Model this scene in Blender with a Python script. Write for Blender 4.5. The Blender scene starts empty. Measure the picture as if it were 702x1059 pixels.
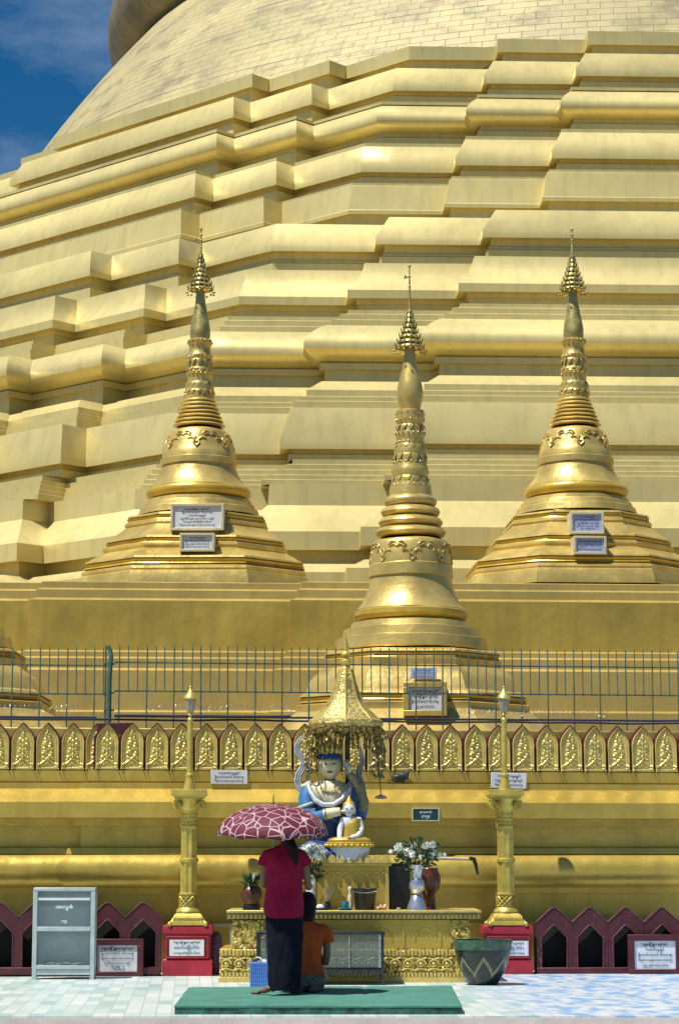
import bpy, math, random
from mathutils import Vector, Matrix, noise, Euler
random.seed(7)
S=bpy.context.scene; COL=S.collection
sin,cos,pi,rad=math.sin,math.cos,math.pi,math.radians
# ------------------------------------------------------------ camera model
F=2383.0; PT=math.atan((888-529.5)/F); H=1.25
def _r(px,py):
    u=(px-351)/F; v=(529.5-py)/F
    return u, cos(PT)-v*sin(PT), sin(PT)+v*cos(PT)
def at(px,py,Y):
    u,a,b=_r(px,py); k=Y/a; return Vector((u*k,Y,H+b*k))
def gnd(px,py,z=0.0):
    u,a,b=_r(px,py); k=(z-H)/b; return Vector((u*k,a*k,z))
def mpp(Y,py=800):
    u,a,b=_r(351,py); return Y/a/F
class Frame:
    def __init__(s,phi,O):
        s.phi=rad(phi); s.O=Vector(O); s.d=Vector((cos(s.phi),sin(s.phi),0)); s.n=Vector((sin(s.phi),-cos(s.phi),0))
    def hit(s,px,py,n=0.0):
        u,a,b=_r(px,py); P=s.O+s.n*n; dr=Vector((u,a,b))
        k=(P.dot(s.n))/(dr.dot(s.n)); W=dr*k
        return (W-P).dot(s.d), W.z+H
    def w(s,t,n,z): return s.O+s.d*t+s.n*n+Vector((0,0,z))
# ------------------------------------------------------------ mesh builder
class MB:
    def __init__(s): s.v=[]; s.f=[]; s.uv=None
    def add(s,vs,fs):
        o=len(s.v); s.v+= [tuple(q) for q in vs]; s.f+= [tuple(i+o for i in f) for f in fs]; return s
    def box(s,x0,x1,y0,y1,z0,z1,rot=0,piv=(0,0)):
        vs=[(x,y,z) for z in (z0,z1) for (x,y) in ((x0,y0),(x1,y0),(x1,y1),(x0,y1))]
        if rot:
            c,q=cos(rot),sin(rot); vs=[(piv[0]+(x-piv[0])*c-(y-piv[1])*q, piv[1]+(x-piv[0])*q+(y-piv[1])*c, z) for x,y,z in vs]
        return s.add(vs,[(3,2,1,0),(4,5,6,7),(0,1,5,4),(1,2,6,5),(2,3,7,6),(3,0,4,7)])
    def rings(s,rs,closed=True,cap0=False,cap1=False):
        n=len(rs[0]); vs=[p for r in rs for p in r]; fs=[]
        for j in range(len(rs)-1):
            for i in range(n if closed else n-1):
                k=(i+1)%n; fs.append((j*n+i,(j+1)*n+i,(j+1)*n+k,j*n+k))
        if cap0: fs.append(tuple(range(n)))
        if cap1: fs.append(tuple(reversed(range((len(rs)-1)*n,len(rs)*n))))
        return s.add(vs,fs)
    def lathe(s,prof,c=(0,0,0),n=32,sx=1,sy=1,a0=0,cap0=True,cap1=True,wob=None):
        # prof listed from top to bottom: (r,z)
        rs=[]
        for r,z in prof:
            rs.append([(c[0]+sx*r*cos(a0+2*pi*i/n),c[1]+sy*r*sin(a0+2*pi*i/n),c[2]+z) for i in range(n)])
        return s.rings(rs,True,cap0,cap1)
    def tube(s,pts,r,n=8,caps=True):
        pts=[Vector(p) for p in pts]; rs=[]; up=None
        rr=r if isinstance(r,(list,tuple)) else [r]*len(pts)
        for i,p in enumerate(pts):
            t=(pts[min(i+1,len(pts)-1)]-pts[max(i-1,0)]).normalized()
            if up is None:
                up=Vector((0,0,1)) if abs(t.z)<.9 else Vector((1,0,0))
            x=(up-t*up.dot(t)).normalized(); y=t.cross(x); up=x
            rs.append([p+(x*cos(2*pi*k/n)+y*sin(2*pi*k/n))*rr[i] for k in range(n)])
        rs=rs[::-1]
        return s.rings(rs,True,caps,caps)
    def prism(s,poly,z0,z1):
        n=len(poly)
        return s.add([(x,y,z0) for x,y in poly]+[(x,y,z1) for x,y in poly],
          [tuple(reversed(range(n))),tuple(range(n,2*n))]+[(i,(i+1)%n,n+(i+1)%n,n+i) for i in range(n)])
    def xprism(s,poly,y0,y1):   # poly in x,z ; extruded along y
        n=len(poly)
        return s.add([(x,y0,z) for x,z in poly]+[(x,y1,z) for x,z in poly],
          [tuple(range(n)),tuple(reversed(range(n,2*n)))]+[(i,n+i,n+(i+1)%n,(i+1)%n) for i in range(n)])
    def ball(s,c,r,n=10,m=6,sc=(1,1,1)):
        pr=[(max(1e-4,sin(pi*j/m)),cos(pi*j/m)) for j in range(m+1)]
        rs=[[(c[0]+r*sc[0]*q*cos(2*pi*i/n),c[1]+r*sc[1]*q*sin(2*pi*i/n),c[2]+r*sc[2]*z) for i in range(n)] for q,z in pr]
        return s.rings(rs)
    def mesh(s,me,M=None):
        vs=[(M@v.co if M else v.co.copy()) for v in me.vertices]
        return s.add(vs,[tuple(p.vertices) for p in me.polygons])
    def xf(s,M):
        s.v=[tuple(M@Vector(q)) for q in s.v]; return s
    def data(s,name,mat,smooth=True,ang=38,bev=0):
        me=bpy.data.meshes.new(name); me.from_pydata(s.v,[],s.f); me.validate(); me.update()
        if mat: me.materials.append(mat)
        if smooth:
            me.polygons.foreach_set('use_smooth',[True]*len(me.polygons)); me.set_sharp_from_angle(angle=rad(ang))
        return me
    def rough(s,a,f=3):
        s.v=[tuple(Vector(q)+noise.noise_vector(Vector(q)*f)*a) for q in s.v]; return s
    def build(s,name,mat,parent=None,smooth=True,ang=38,bev=0,sub=0,loc=None):
        me=s.data(name,mat,smooth,ang); o=bpy.data.objects.new(name,me); COL.objects.link(o)
        if parent is not None: o.parent=parent
        if loc is not None: o.location=loc
        if sub:
            m=o.modifiers.new('s','SUBSURF'); m.levels=sub; m.render_levels=sub
        if bev:
            m=o.modifiers.new('b','BEVEL'); m.width=bev; m.segments=2; m.limit_method='ANGLE'; m.angle_limit=rad(40)
        return o
def tag(o,label=None,cat=None,group=None,kind=None):
    if label: o['label']=label
    if cat: o['category']=cat
    if group: o['group']=group
    if kind: o['kind']=kind
    return o
def thing(name,loc,label,cat,rotz=0,group=None):
    o=bpy.data.objects.new(name,None); COL.objects.link(o); o.empty_display_size=.2
    o.location=loc; o.rotation_euler=(0,0,rotz); tag(o,label,cat,group); return o
def copytree(o,parent=None):
    c=o.copy(); COL.objects.link(c)
    if parent is not None: c.parent=parent
    for ch in list(o.children): copytree(ch,c)
    return c
def skin_mesh(V,E,root=0,sub=2):
    me=bpy.data.meshes.new('t'); me.from_pydata([v[:3] for v in V],E,[])
    ob=bpy.data.objects.new('t',me); COL.objects.link(ob)
    m=ob.modifiers.new('k','SKIN'); m.use_smooth_shade=True
    sv=me.skin_vertices[0].data if len(me.skin_vertices) else None
    if sv is None:
        import bmesh
        bm=bmesh.new(); bm.from_mesh(me); bm.verts.layers.skin.verify(); bm.to_mesh(me); bm.free(); sv=me.skin_vertices[0].data
    for i,v in enumerate(V):
        r=v[3]; r=min(r) if (isinstance(r,tuple) and max(r)>.06) else r; sv[i].radius=r if isinstance(r,tuple) else (r,r); sv[i].use_root=(i==root)
    m2=ob.modifiers.new('s','SUBSURF'); m2.levels=sub; m2.render_levels=sub
    dg=bpy.context.evaluated_depsgraph_get(); dg.update()
    out=bpy.data.meshes.new_from_object(ob.evaluated_get(dg)); bpy.data.objects.remove(ob); return out
def loft(mb,R,n=28,wr=0.0,seed=0,cap0=True,cap1=True,steps=3,pw=1.0,fold=0):
    # R: (z,cx,cy,rx,ry) bottom->top ; smooth interpolation ; written top->bottom
    out=[]
    m=len(R)
    for i in range(m-1):
        p0=R[max(i-1,0)];p1=R[i];p2=R[i+1];p3=R[min(i+2,m-1)]
        for k in range(steps):
            t=k/steps
            out.append([.5*((2*b)+(-a+c)*t+(2*a-5*b+4*c-d)*t*t+(-a+3*b-3*c+d)*t**3) for a,b,c,d in zip(p0,p1,p2,p3)])
    out.append(list(R[-1])); rs=[]
    for z,cx,cy,rx,ry in out[::-1]:
        ring=[]
        for i in range(n):
            a=2*pi*i/n; ca,sa=cos(a),sin(a)
            k=1+wr*noise.noise(Vector((ca*2.2,sa*2.2,z*5+seed)))
            if fold: k+=wr*.45*sin(a*fold+3*noise.noise(Vector((z*3,seed,0))))+wr*.9*noise.noise(Vector((ca*5+z*6,sa*5,z*9-ca*5+seed)))
            ring.append((cx+rx*k*math.copysign(abs(ca)**pw,ca),cy+ry*k*math.copysign(abs(sa)**pw,sa),z))
        rs.append(ring)
    return mb.rings(rs,True,cap0,cap1)
# ------------------------------------------------------------ materials
def mat(name,col,rough=.6,metal=0,var=.12,sc=1.5,bump=0.0,bsc=20,col2=None,streak=0,stain=0,staincol=(.08,.06,.03),spec=.5,vz=1.0,hi=None):
    m=bpy.data.materials.new(name); m.use_nodes=True; N=m.node_tree.nodes; L=m.node_tree.links
    b=N['Principled BSDF']; b.inputs['Roughness'].default_value=rough; b.inputs['Metallic'].default_value=metal
    b.inputs['Specular IOR Level'].default_value=spec
    tc=N.new('ShaderNodeTexCoord'); mp=N.new('ShaderNodeMapping'); mp.inputs['Scale'].default_value=(1,1,vz); L.new(tc.outputs['Object'],mp.inputs[0])
    n=N.new('ShaderNodeTexNoise'); n.inputs['Scale'].default_value=sc; n.inputs['Detail'].default_value=7; n.inputs['Roughness'].default_value=.6; L.new(mp.outputs[0],n.inputs[0])
    r=N.new('ShaderNodeValToRGB'); L.new(n.outputs[0],r.inputs[0])
    c2=col2 or tuple(x*(1-var*1.6) for x in col); c1=tuple(min(1,x*(1+var)) for x in col)
    r.color_ramp.elements[0].position=.32; r.color_ramp.elements[1].position=.68
    r.color_ramp.elements[0].color=(*c2,1); r.color_ramp.elements[1].color=(*c1,1)
    out=r.outputs[0]
    if streak:
        mp2=N.new('ShaderNodeMapping'); mp2.inputs['Scale'].default_value=(3.2,3.2,.22); L.new(tc.outputs['Object'],mp2.inputs[0])
        n2=N.new('ShaderNodeTexNoise'); n2.inputs['Scale'].default_value=1.6; n2.inputs['Detail'].default_value=6; L.new(mp2.outputs[0],n2.inputs[0])
        rr=N.new('ShaderNodeMapRange'); rr.inputs[1].default_value=.48; rr.inputs[2].default_value=.75; rr.inputs[4].default_value=streak; L.new(n2.outputs[0],rr.inputs[0])
        mx=N.new('ShaderNodeMix'); mx.data_type='RGBA'; L.new(rr.outputs[0],mx.inputs[0]); L.new(out,mx.inputs[6]); mx.inputs[7].default_value=(*[x*.55 for x in col],1); out=mx.outputs[2]
    if stain:
        n3=N.new('ShaderNodeTexNoise'); n3.inputs['Scale'].default_value=3.3; n3.inputs['Detail'].default_value=10; n3.inputs['Roughness'].default_value=.75; L.new(tc.outputs['Object'],n3.inputs[0])
        rr=N.new('ShaderNodeMapRange'); rr.inputs[1].default_value=.60; rr.inputs[2].default_value=.74; rr.inputs[4].default_value=stain; L.new(n3.outputs[0],rr.inputs[0])
        mx=N.new('ShaderNodeMix'); mx.data_type='RGBA'; L.new(rr.outputs[0],mx.inputs[0]); L.new(out,mx.inputs[6]); mx.inputs[7].default_value=(*staincol,1); out=mx.outputs[2]
    L.new(out,b.inputs['Base Color'])
    # roughness variation
    rm=N.new('ShaderNodeMapRange'); rm.inputs[3].default_value=max(.05,rough-.1); rm.inputs[4].default_value=min(1,rough+.12); L.new(n.outputs[0],rm.inputs[0]); L.new(rm.outputs[0],b.inputs['Roughness'])
    if bump:
        nb=N.new('ShaderNodeTexNoise'); nb.inputs['Scale'].default_value=bsc; nb.inputs['Detail'].default_value=6; L.new(tc.outputs['Object'],nb.inputs[0])
        bp=N.new('ShaderNodeBump'); bp.inputs['Strength'].default_value=1; bp.inputs['Distance'].default_value=bump; L.new(nb.outputs[0],bp.inputs['Height']); L.new(bp.outputs[0],b.inputs['Normal'])
    return m
M={}
M['pale']=mat('pale_gold_paint',(.745,.61,.25),.42,.36,var=.09,sc=.3,bump=.004,bsc=3,streak=.32,stain=.28,staincol=(.34,.26,.10))
M['deep']=mat('deep_gold_paint',(.68,.47,.09),.37,.5,var=.16,sc=.8,bump=.012,bsc=5,streak=.45,stain=.35,staincol=(.22,.14,.04))
M['mid']=mat('terrace_gold_paint',(.67,.48,.14),.38,.46,var=.1,sc=.6,bump=.01,bsc=5,streak=.25,stain=.25,staincol=(.30,.20,.06))
M['stupa']=mat('stupa_gold',(.72,.515,.15),.36,.5,var=.16,sc=2.2,bump=.006,bsc=12,streak=.3,stain=.3,staincol=(.25,.17,.06))
M['stupadark']=mat('weathered_gold',(.52,.42,.14),.38,.5,var=.25,sc=5,bump=.006,bsc=25,stain=.5,staincol=(.10,.12,.05))
M['trim']=mat('bright_gold_trim',(.62,.41,.06),.35,.35,var=.12,sc=4,bump=.004,bsc=20)
M['relief']=mat('relief_gold',(.70,.53,.15),.40,.4,var=.12,sc=8,bump=.002,bsc=60,stain=.25,staincol=(.25,.15,.03))
_m=M['relief']; _g=_m.node_tree.nodes.new('ShaderNodeNewGeometry')
for _l in list(_m.node_tree.links):
    if _l.from_node.type=='TEX_COORD': _m.node_tree.links.new(_g.outputs['Position'],_l.to_socket)
M['lamp']=mat('lamp_gold',(.68,.52,.11),.36,.5,var=.15,sc=9,bump=.002,bsc=60,stain=.2,staincol=(.2,.14,.05))
M['maroon']=mat('maroon_paint',(.085,.012,.018),.5,0,var=.2,sc=8,bump=.004,bsc=40,stain=.75,staincol=(.38,.27,.25))
M['maroonline']=mat('maroon_line_paint',(.10,.012,.02),.5,0,var=.2,sc=8)
M['red']=mat('red_pedestal_paint',(.36,.018,.035),.42,0,var=.15,sc=5,bump=.002,bsc=50,stain=.35,staincol=(.30,.13,.12))
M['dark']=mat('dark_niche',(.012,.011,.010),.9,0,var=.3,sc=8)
M['white']=mat('white_board',(.74,.75,.78),.45,0,var=.06,sc=9,stain=.25,staincol=(.4,.4,.42))
M['bluewhite']=mat('bluish_board',(.42,.50,.78),.4,0,var=.15,sc=14,stain=.4,staincol=(.75,.75,.78))
M['ink']=mat('black_lettering',(.02,.02,.03),.6)
M['inkblue']=mat('blue_lettering',(.03,.16,.42),.6)
M['inkgrey']=mat('faded_lettering',(.13,.12,.20),.6)
M['inkwhite']=mat('white_lettering',(.85,.9,.95),.6)
M['green']=mat('green_sign',(.008,.06,.05),.4)
M['fence']=mat('green_iron',(.075,.15,.12),.5,.1,var=.3,sc=9,stain=.4,staincol=(.10,.07,.04))
M['steel']=mat('dull_steel',(.42,.43,.42),.4,.7,var=.2,sc=20)
M['silver']=mat('silver_metal',(.62,.64,.70),.28,.8,var=.1,sc=12)
M['cable']=mat('cable_rubber',(.03,.035,.07),.6)
M['mat']=mat('green_mat',(.065,.215,.155),.75,0,var=.14,sc=4,bump=.003,bsc=60,stain=.35,staincol=(.10,.22,.17))
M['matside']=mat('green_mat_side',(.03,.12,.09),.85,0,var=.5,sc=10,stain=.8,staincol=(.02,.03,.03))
M['skin']=mat('brown_skin',(.21,.105,.062),.5,0,var=.08,sc=8)
M['hair']=mat('black_hair',(.006,.005,.005),.65,0,var=.3,sc=60,bump=.004,bsc=90,spec=.2)
M['shirtred']=mat('crimson_cloth',(.30,.008,.045),.85,0,var=.14,sc=7,bump=.03,bsc=6,spec=.2)
M['skirt']=mat('navy_cloth',(.006,.007,.018),.9,0,var=.25,sc=9,bump=.008,bsc=9,spec=.2)
M['orange']=mat('orange_cloth',(.50,.09,.022),.85,0,var=.12,sc=8,bump=.03,bsc=6,spec=.2)
M['print']=mat('printed_cloth',(.28,.25,.20),.9,0,sc=48,col2=(.02,.02,.025),var=.1,spec=.2)
M['basket']=mat('blue_plastic',(.09,.22,.58),.4,0,var=.1,sc=8)
M['leaf']=mat('green_leaf',(.035,.085,.022),.5,0,var=.45,sc=14)
M['petal']=mat('white_petal',(.72,.74,.66),.7,0,var=.06,sc=30,bump=.006,bsc=90)
M['clay']=mat('red_clay_pot',(.11,.032,.02),.3,0,var=.35,sc=9)
M['black']=mat('black_plastic',(.012,.013,.013),.35,0,var=.3,sc=10)
M['teal']=mat('teal_glaze',(.02,.20,.30),.25)
M['bluepl']=mat('blue_plate',(.06,.10,.50),.3)
M['bluecloth']=mat('blue_painted_cloth',(.045,.17,.38),.45,0,var=.12,sc=12,stain=.3,staincol=(.02,.07,.2))
M['face']=mat('greenish_painted_face',(.58,.51,.28),.42,.05,var=.12,sc=14,stain=.4,staincol=(.24,.20,.09))
M['cream']=mat('cream_paint',(.66,.58,.36),.5,0,var=.12,sc=14)
M['grey']=mat('grey_weathered_paint',(.38,.38,.36),.6,0,var=.3,sc=24,stain=.6,staincol=(.10,.10,.11))
M['sash']=mat('pale_silver_sash',(.56,.57,.62),.5,.1,var=.18,sc=24)
M['marble']=mat('white_marble_paint',(.72,.72,.76),.35,0,var=.06,sc=20)
M['navy']=mat('navy_paint',(.02,.05,.16),.4)
M['olive']=mat('olive_paint',(.22,.20,.11),.5,.1,var=.3,sc=22,stain=.4)
M['jewel']=mat('dark_gold_jewel',(.34,.24,.07),.4,.5,var=.6,sc=60)
M['concrete']=mat('pavement_stone',(.58,.53,.49),.8,0,var=.12,sc=2.5,bump=.002,bsc=40,stain=.3,staincol=(.16,.14,.13))
M['chip']=mat('chipped_maroon_edge',(.16,.04,.05),.6,0,var=.3,sc=20,stain=.9,staincol=(.5,.42,.40))
M['groundstone']=mat('worn_ground_stone',(.16,.145,.13),.85,0,var=.2,sc=1.5,bump=.004,bsc=20,stain=.3)
M['pigeon']=mat('grey_feather',(.045,.048,.06),.6,0,var=.3,sc=30)
M['pigeondark']=mat('dark_feather',(.02,.022,.028),.45)
M['cloth2']=mat('purple_floral_cloth',(.30,.15,.20),.9,0,sc=40,col2=(.09,.03,.06),var=.1)
M['orangef']=mat('orange_petals',(.7,.30,.10),.7,0,sc=40,col2=(.7,.6,.5),var=.1)
M['wood']=mat('pale_pipe',(.45,.40,.28),.5,0,var=.2,sc=12)
M['metalframe']=mat('dark_metal_frame',(.055,.06,.055),.4,.6,var=.4,sc=16)
M['cabframe']=mat('grey_painted_metal',(.46,.52,.51),.4,.1,var=.1,sc=7,stain=.25,staincol=(.25,.28,.26))
M['paper']=mat('banknotes',(.45,.42,.38),.8,0,sc=40,col2=(.08,.07,.07),var=.1)
def glassmat(name,col,rough,alpha):
    m=bpy.data.materials.new(name); m.use_nodes=True; b=m.node_tree.nodes['Principled BSDF']
    b.inputs['Base Color'].default_value=(*col,1); b.inputs['Roughness'].default_value=rough; b.inputs['Alpha'].default_value=alpha
    b.inputs['Specular IOR Level'].default_value=.8
    return m
M['dent']=mat('grimy_gold',(.36,.27,.09),.5,.2,var=.3,sc=3,stain=.5,staincol=(.10,.07,.04))
M['glass']=glassmat('cabinet_glass',(.26,.38,.40),.10,.14)
M['boxglass']=glassmat('dusty_glass',(.20,.26,.23),.2,.35)
M['lantglass']=glassmat('frosted_lantern_glass',(.40,.36,.33),.3,.8)
def uvmat_bell():
    m=mat('bell_masonry',(.52,.43,.20),.62,.1,var=.12,sc=.35,bump=.0,streak=.4)
    N=m.node_tree.nodes; L=m.node_tree.links; b=N['Principled BSDF']
    base=b.inputs['Base Color'].links[0].from_socket
    uv=N.new('ShaderNodeUVMap'); br=N.new('ShaderNodeTexBrick'); L.new(uv.outputs[0],br.inputs[0])
    br.inputs['Scale'].default_value=1; br.inputs['Mortar Size'].default_value=.012; br.inputs['Mortar Smooth'].default_value=1; br.inputs['Brick Width'].default_value=.72; br.inputs['Row Height'].default_value=.27; br.inputs['Bias'].default_value=-.1
    br.inputs['Color1'].default_value=(1,1,1,1); br.inputs['Color2'].default_value=(.86,.87,.90,1); br.inputs['Mortar'].default_value=(.62,.60,.56,1)
    mul=N.new('ShaderNodeMix'); mul.data_type='RGBA'; mul.blend_type='MULTIPLY'; mul.inputs[0].default_value=.45; L.new(base,mul.inputs[6]); L.new(br.outputs[0],mul.inputs[7])
    # dark cracks along every few courses
    def ns(scale,det,lo,hi,vec):
        n=N.new('ShaderNodeTexNoise'); n.inputs['Scale'].default_value=scale; n.inputs['Detail'].default_value=det; n.inputs['Roughness'].default_value=.7; L.new(vec,n.inputs[0])
        r=N.new('ShaderNodeMapRange'); r.inputs[1].default_value=lo; r.inputs[2].default_value=hi; L.new(n.outputs[0],r.inputs[0]); return r.outputs[0]
    mp=N.new('ShaderNodeMapping'); mp.inputs['Scale'].default_value=(.5,.85,1); L.new(uv.outputs[0],mp.inputs[0])
    sep=N.new('ShaderNodeSeparateXYZ'); L.new(uv.outputs[0],sep.inputs[0])
    md=N.new('ShaderNodeMath'); md.operation='PINGPONG'; md.inputs[1].default_value=.54; L.new(sep.outputs[1],md.inputs[0])
    lt=N.new('ShaderNodeMath'); lt.operation='LESS_THAN'; lt.inputs[1].default_value=.035; L.new(md.outputs[0],lt.inputs[0])
    k=N.new('ShaderNodeMath'); k.operation='MULTIPLY'; L.new(lt.outputs[0],k.inputs[0]); L.new(ns(.5,8,.46,.6,mp.outputs[0]),k.inputs[1])
    dk=N.new('ShaderNodeMix'); dk.data_type='RGBA'; L.new(k.outputs[0],dk.inputs[0]); L.new(mul.outputs[2],dk.inputs[6]); dk.inputs[7].default_value=(.24,.19,.11,1)
    g=N.new('ShaderNodeMix'); g.data_type='RGBA'; L.new(ns(.55,8,.56,.70,uv.outputs[0]),g.inputs[0]); L.new(dk.outputs[2],g.inputs[6]); g.inputs[7].default_value=(.20,.23,.09,1)
    g2=N.new('ShaderNodeMix'); g2.data_type='RGBA'; L.new(ns(1.1,14,.50,.64,mp.outputs[0]),g2.inputs[0]); L.new(g.outputs[2],g2.inputs[6]); g2.inputs[7].default_value=(.27,.22,.12,1)
    L.new(g2.outputs[2],b.inputs['Base Color'])
    bp=N.new('ShaderNodeBump'); bp.inputs['Distance'].default_value=.05; bp.inputs['Strength'].default_value=.8; L.new(br.outputs[0],bp.inputs['Height']); L.new(bp.outputs[0],b.inputs['Normal'])
    return m
M['bell']=uvmat_bell()
M['belltorus']=mat('weathered_bell_moulding',(.30,.24,.12),.5,.3,var=.3,sc=.5,streak=.6,stain=.6,staincol=(.10,.08,.05))
def tilemat():
    m=mat('floor_tiles',(.62,.66,.62),.35,0,var=.04,sc=2,stain=.18,staincol=(.4,.38,.35)); N=m.node_tree.nodes; L=m.node_tree.links; b=N['Principled BSDF']
    base=b.inputs['Base Color'].links[0].from_socket
    tc=[n for n in N if n.type=='TEX_COORD'][0]
    def grid(sx,sy):
        mp=N.new('ShaderNodeMapping'); mp.inputs['Rotation'].default_value=(0,0,rad(-3.7)); mp.inputs['Scale'].default_value=(1,1,1); L.new(tc.outputs['Object'],mp.inputs[0])
        br=N.new('ShaderNodeTexBrick'); br.offset=0; br.squash=1; br.inputs['Scale'].default_value=1; br.inputs['Brick Width'].default_value=sx; br.inputs['Row Height'].default_value=sy; br.inputs['Mortar Size'].default_value=.006; br.inputs['Mortar Smooth'].default_value=.2
        L.new(mp.outputs[0],br.inputs[0]); return br,mp
    br,mp=grid(.127,.55)
    br.inputs['Color1'].default_value=(0,0,0,1); br.inputs['Color2'].default_value=(1,1,1,1); br.inputs['Mortar'].default_value=(.5,.5,.5,1)
    # left: greenish / white ; right: blue / white, mixed along x
    rg=N.new('ShaderNodeValToRGB'); L.new(br.outputs[0],rg.inputs[0]); e=rg.color_ramp.elements
    e[0].color=(.44,.60,.56,1); e[1].color=(.80,.80,.76,1); x=e.new(.45); x.color=(.66,.74,.70,1)
    # blue marbled streaks
    mb_=N.new('ShaderNodeMapping'); mb_.inputs['Scale'].default_value=(2.3,1.1,1); mb_.inputs['Rotation'].default_value=(0,0,rad(24)); L.new(tc.outputs['Object'],mb_.inputs[0])
    nb=N.new('ShaderNodeTexNoise'); nb.inputs['Scale'].default_value=2.6; nb.inputs['Detail'].default_value=2; L.new(mb_.outputs[0],nb.inputs[0])
    rb=N.new('ShaderNodeValToRGB'); L.new(nb.outputs[0],rb.inputs[0]); e=rb.color_ramp.elements; e[0].position=.40; e[0].color=(.26,.47,.78,1); e[1].position=.55; e[1].color=(.72,.74,.78,1)
    sp=N.new('ShaderNodeSeparateXYZ'); L.new(tc.outputs['Object'],sp.inputs[0])
    r=N.new('ShaderNodeMapRange'); r.inputs[1].default_value=1.1; r.inputs[2].default_value=1.9; L.new(sp.outputs[0],r.inputs[0])
    mx=N.new('ShaderNodeMix'); mx.data_type='RGBA'; L.new(r.outputs[0],mx.inputs[0]); L.new(rg.outputs[0],mx.inputs[6]); L.new(rb.outputs[0],mx.inputs[7])
    mo=N.new('ShaderNodeMix'); mo.data_type='RGBA'; mo.inputs[7].default_value=(.30,.33,.30,1)
    k=N.new('ShaderNodeMath'); k.operation='MULTIPLY'; k.inputs[1].default_value=.45; L.new(br.outputs[1],k.inputs[0]); L.new(k.outputs[0],mo.inputs[0]); L.new(mx.outputs[2],mo.inputs[6])
    ml=N.new('ShaderNodeMix'); ml.data_type='RGBA'; ml.blend_type='MULTIPLY'; ml.inputs[0].default_value=.35; L.new(mo.outputs[2],ml.inputs[6]); L.new(base,ml.inputs[7])
    L.new(ml.outputs[2],b.inputs['Base Color']); return m
M['tiles']=tilemat()
def giraffe():
    m=bpy.data.materials.new('maroon_giraffe_print'); m.use_nodes=True; N=m.node_tree.nodes; L=m.node_tree.links; b=N['Principled BSDF']; b.inputs['Roughness'].default_value=.7
    tc=N.new('ShaderNodeTexCoord'); v=N.new('ShaderNodeTexVoronoi'); v.feature='DISTANCE_TO_EDGE'; v.inputs['Scale'].default_value=11; L.new(tc.outputs['Object'],v.inputs[0])
    r=N.new('ShaderNodeMapRange'); r.inputs[1].default_value=.022; r.inputs[2].default_value=.045; L.new(v.outputs[0],r.inputs[0])
    mx=N.new('ShaderNodeMix'); mx.data_type='RGBA'; L.new(r.outputs[0],mx.inputs[0]); mx.inputs[6].default_value=(.62,.44,.46,1); mx.inputs[7].default_value=(.13,.010,.024,1)
    L.new(mx.outputs[2],b.inputs['Base Color'])
    return m
M['umb']=giraffe()
def bowlmat():
    m=mat('speckled_green_glaze',(.022,.03,.024),.25,0,var=.4,sc=30,stain=.6,staincol=(.10,.08,.08)); return m
M['bowl']=bowlmat()
M['bowlrim']=mat('green_glaze',(.05,.11,.065),.25,0,var=.3,sc=20)
M['bowlz']=mat('yellow_zigzag_glaze',(.22,.21,.10),.35,0,var=.2,sc=30,stain=.7,staincol=(.03,.04,.03))
# carved relief : strong procedural height
def carved(name,col,sc,dist,col2):
    m=mat(name,col,.4,.35,var=.1,sc=3); N=m.node_tree.nodes; L=m.node_tree.links; b=N['Principled BSDF']
    tc=[n for n in N if n.type=='TEX_COORD'][0]
    base=b.inputs['Base Color'].links[0].from_socket
    w=N.new('ShaderNodeTexNoise'); w.inputs['Scale'].default_value=sc*.4; L.new(tc.outputs['Object'],w.inputs[0])
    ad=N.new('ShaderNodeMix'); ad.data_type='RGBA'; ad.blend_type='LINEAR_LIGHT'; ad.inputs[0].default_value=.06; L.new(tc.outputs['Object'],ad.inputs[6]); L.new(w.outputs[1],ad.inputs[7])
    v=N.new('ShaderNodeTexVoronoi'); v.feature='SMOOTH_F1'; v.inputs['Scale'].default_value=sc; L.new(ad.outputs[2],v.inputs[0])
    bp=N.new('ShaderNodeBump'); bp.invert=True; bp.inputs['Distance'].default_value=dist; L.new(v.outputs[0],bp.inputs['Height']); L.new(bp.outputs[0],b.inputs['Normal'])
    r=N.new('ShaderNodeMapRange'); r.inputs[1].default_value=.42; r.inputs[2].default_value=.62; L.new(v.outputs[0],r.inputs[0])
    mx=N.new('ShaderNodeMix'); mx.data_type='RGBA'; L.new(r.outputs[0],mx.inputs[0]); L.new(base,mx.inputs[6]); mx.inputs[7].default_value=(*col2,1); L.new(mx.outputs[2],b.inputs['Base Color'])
    return m
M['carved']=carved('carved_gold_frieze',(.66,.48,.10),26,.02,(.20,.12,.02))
M['carvedhood']=carved('embossed_gold_sheet',(.62,.48,.15),30,.012,(.36,.25,.06))
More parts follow.
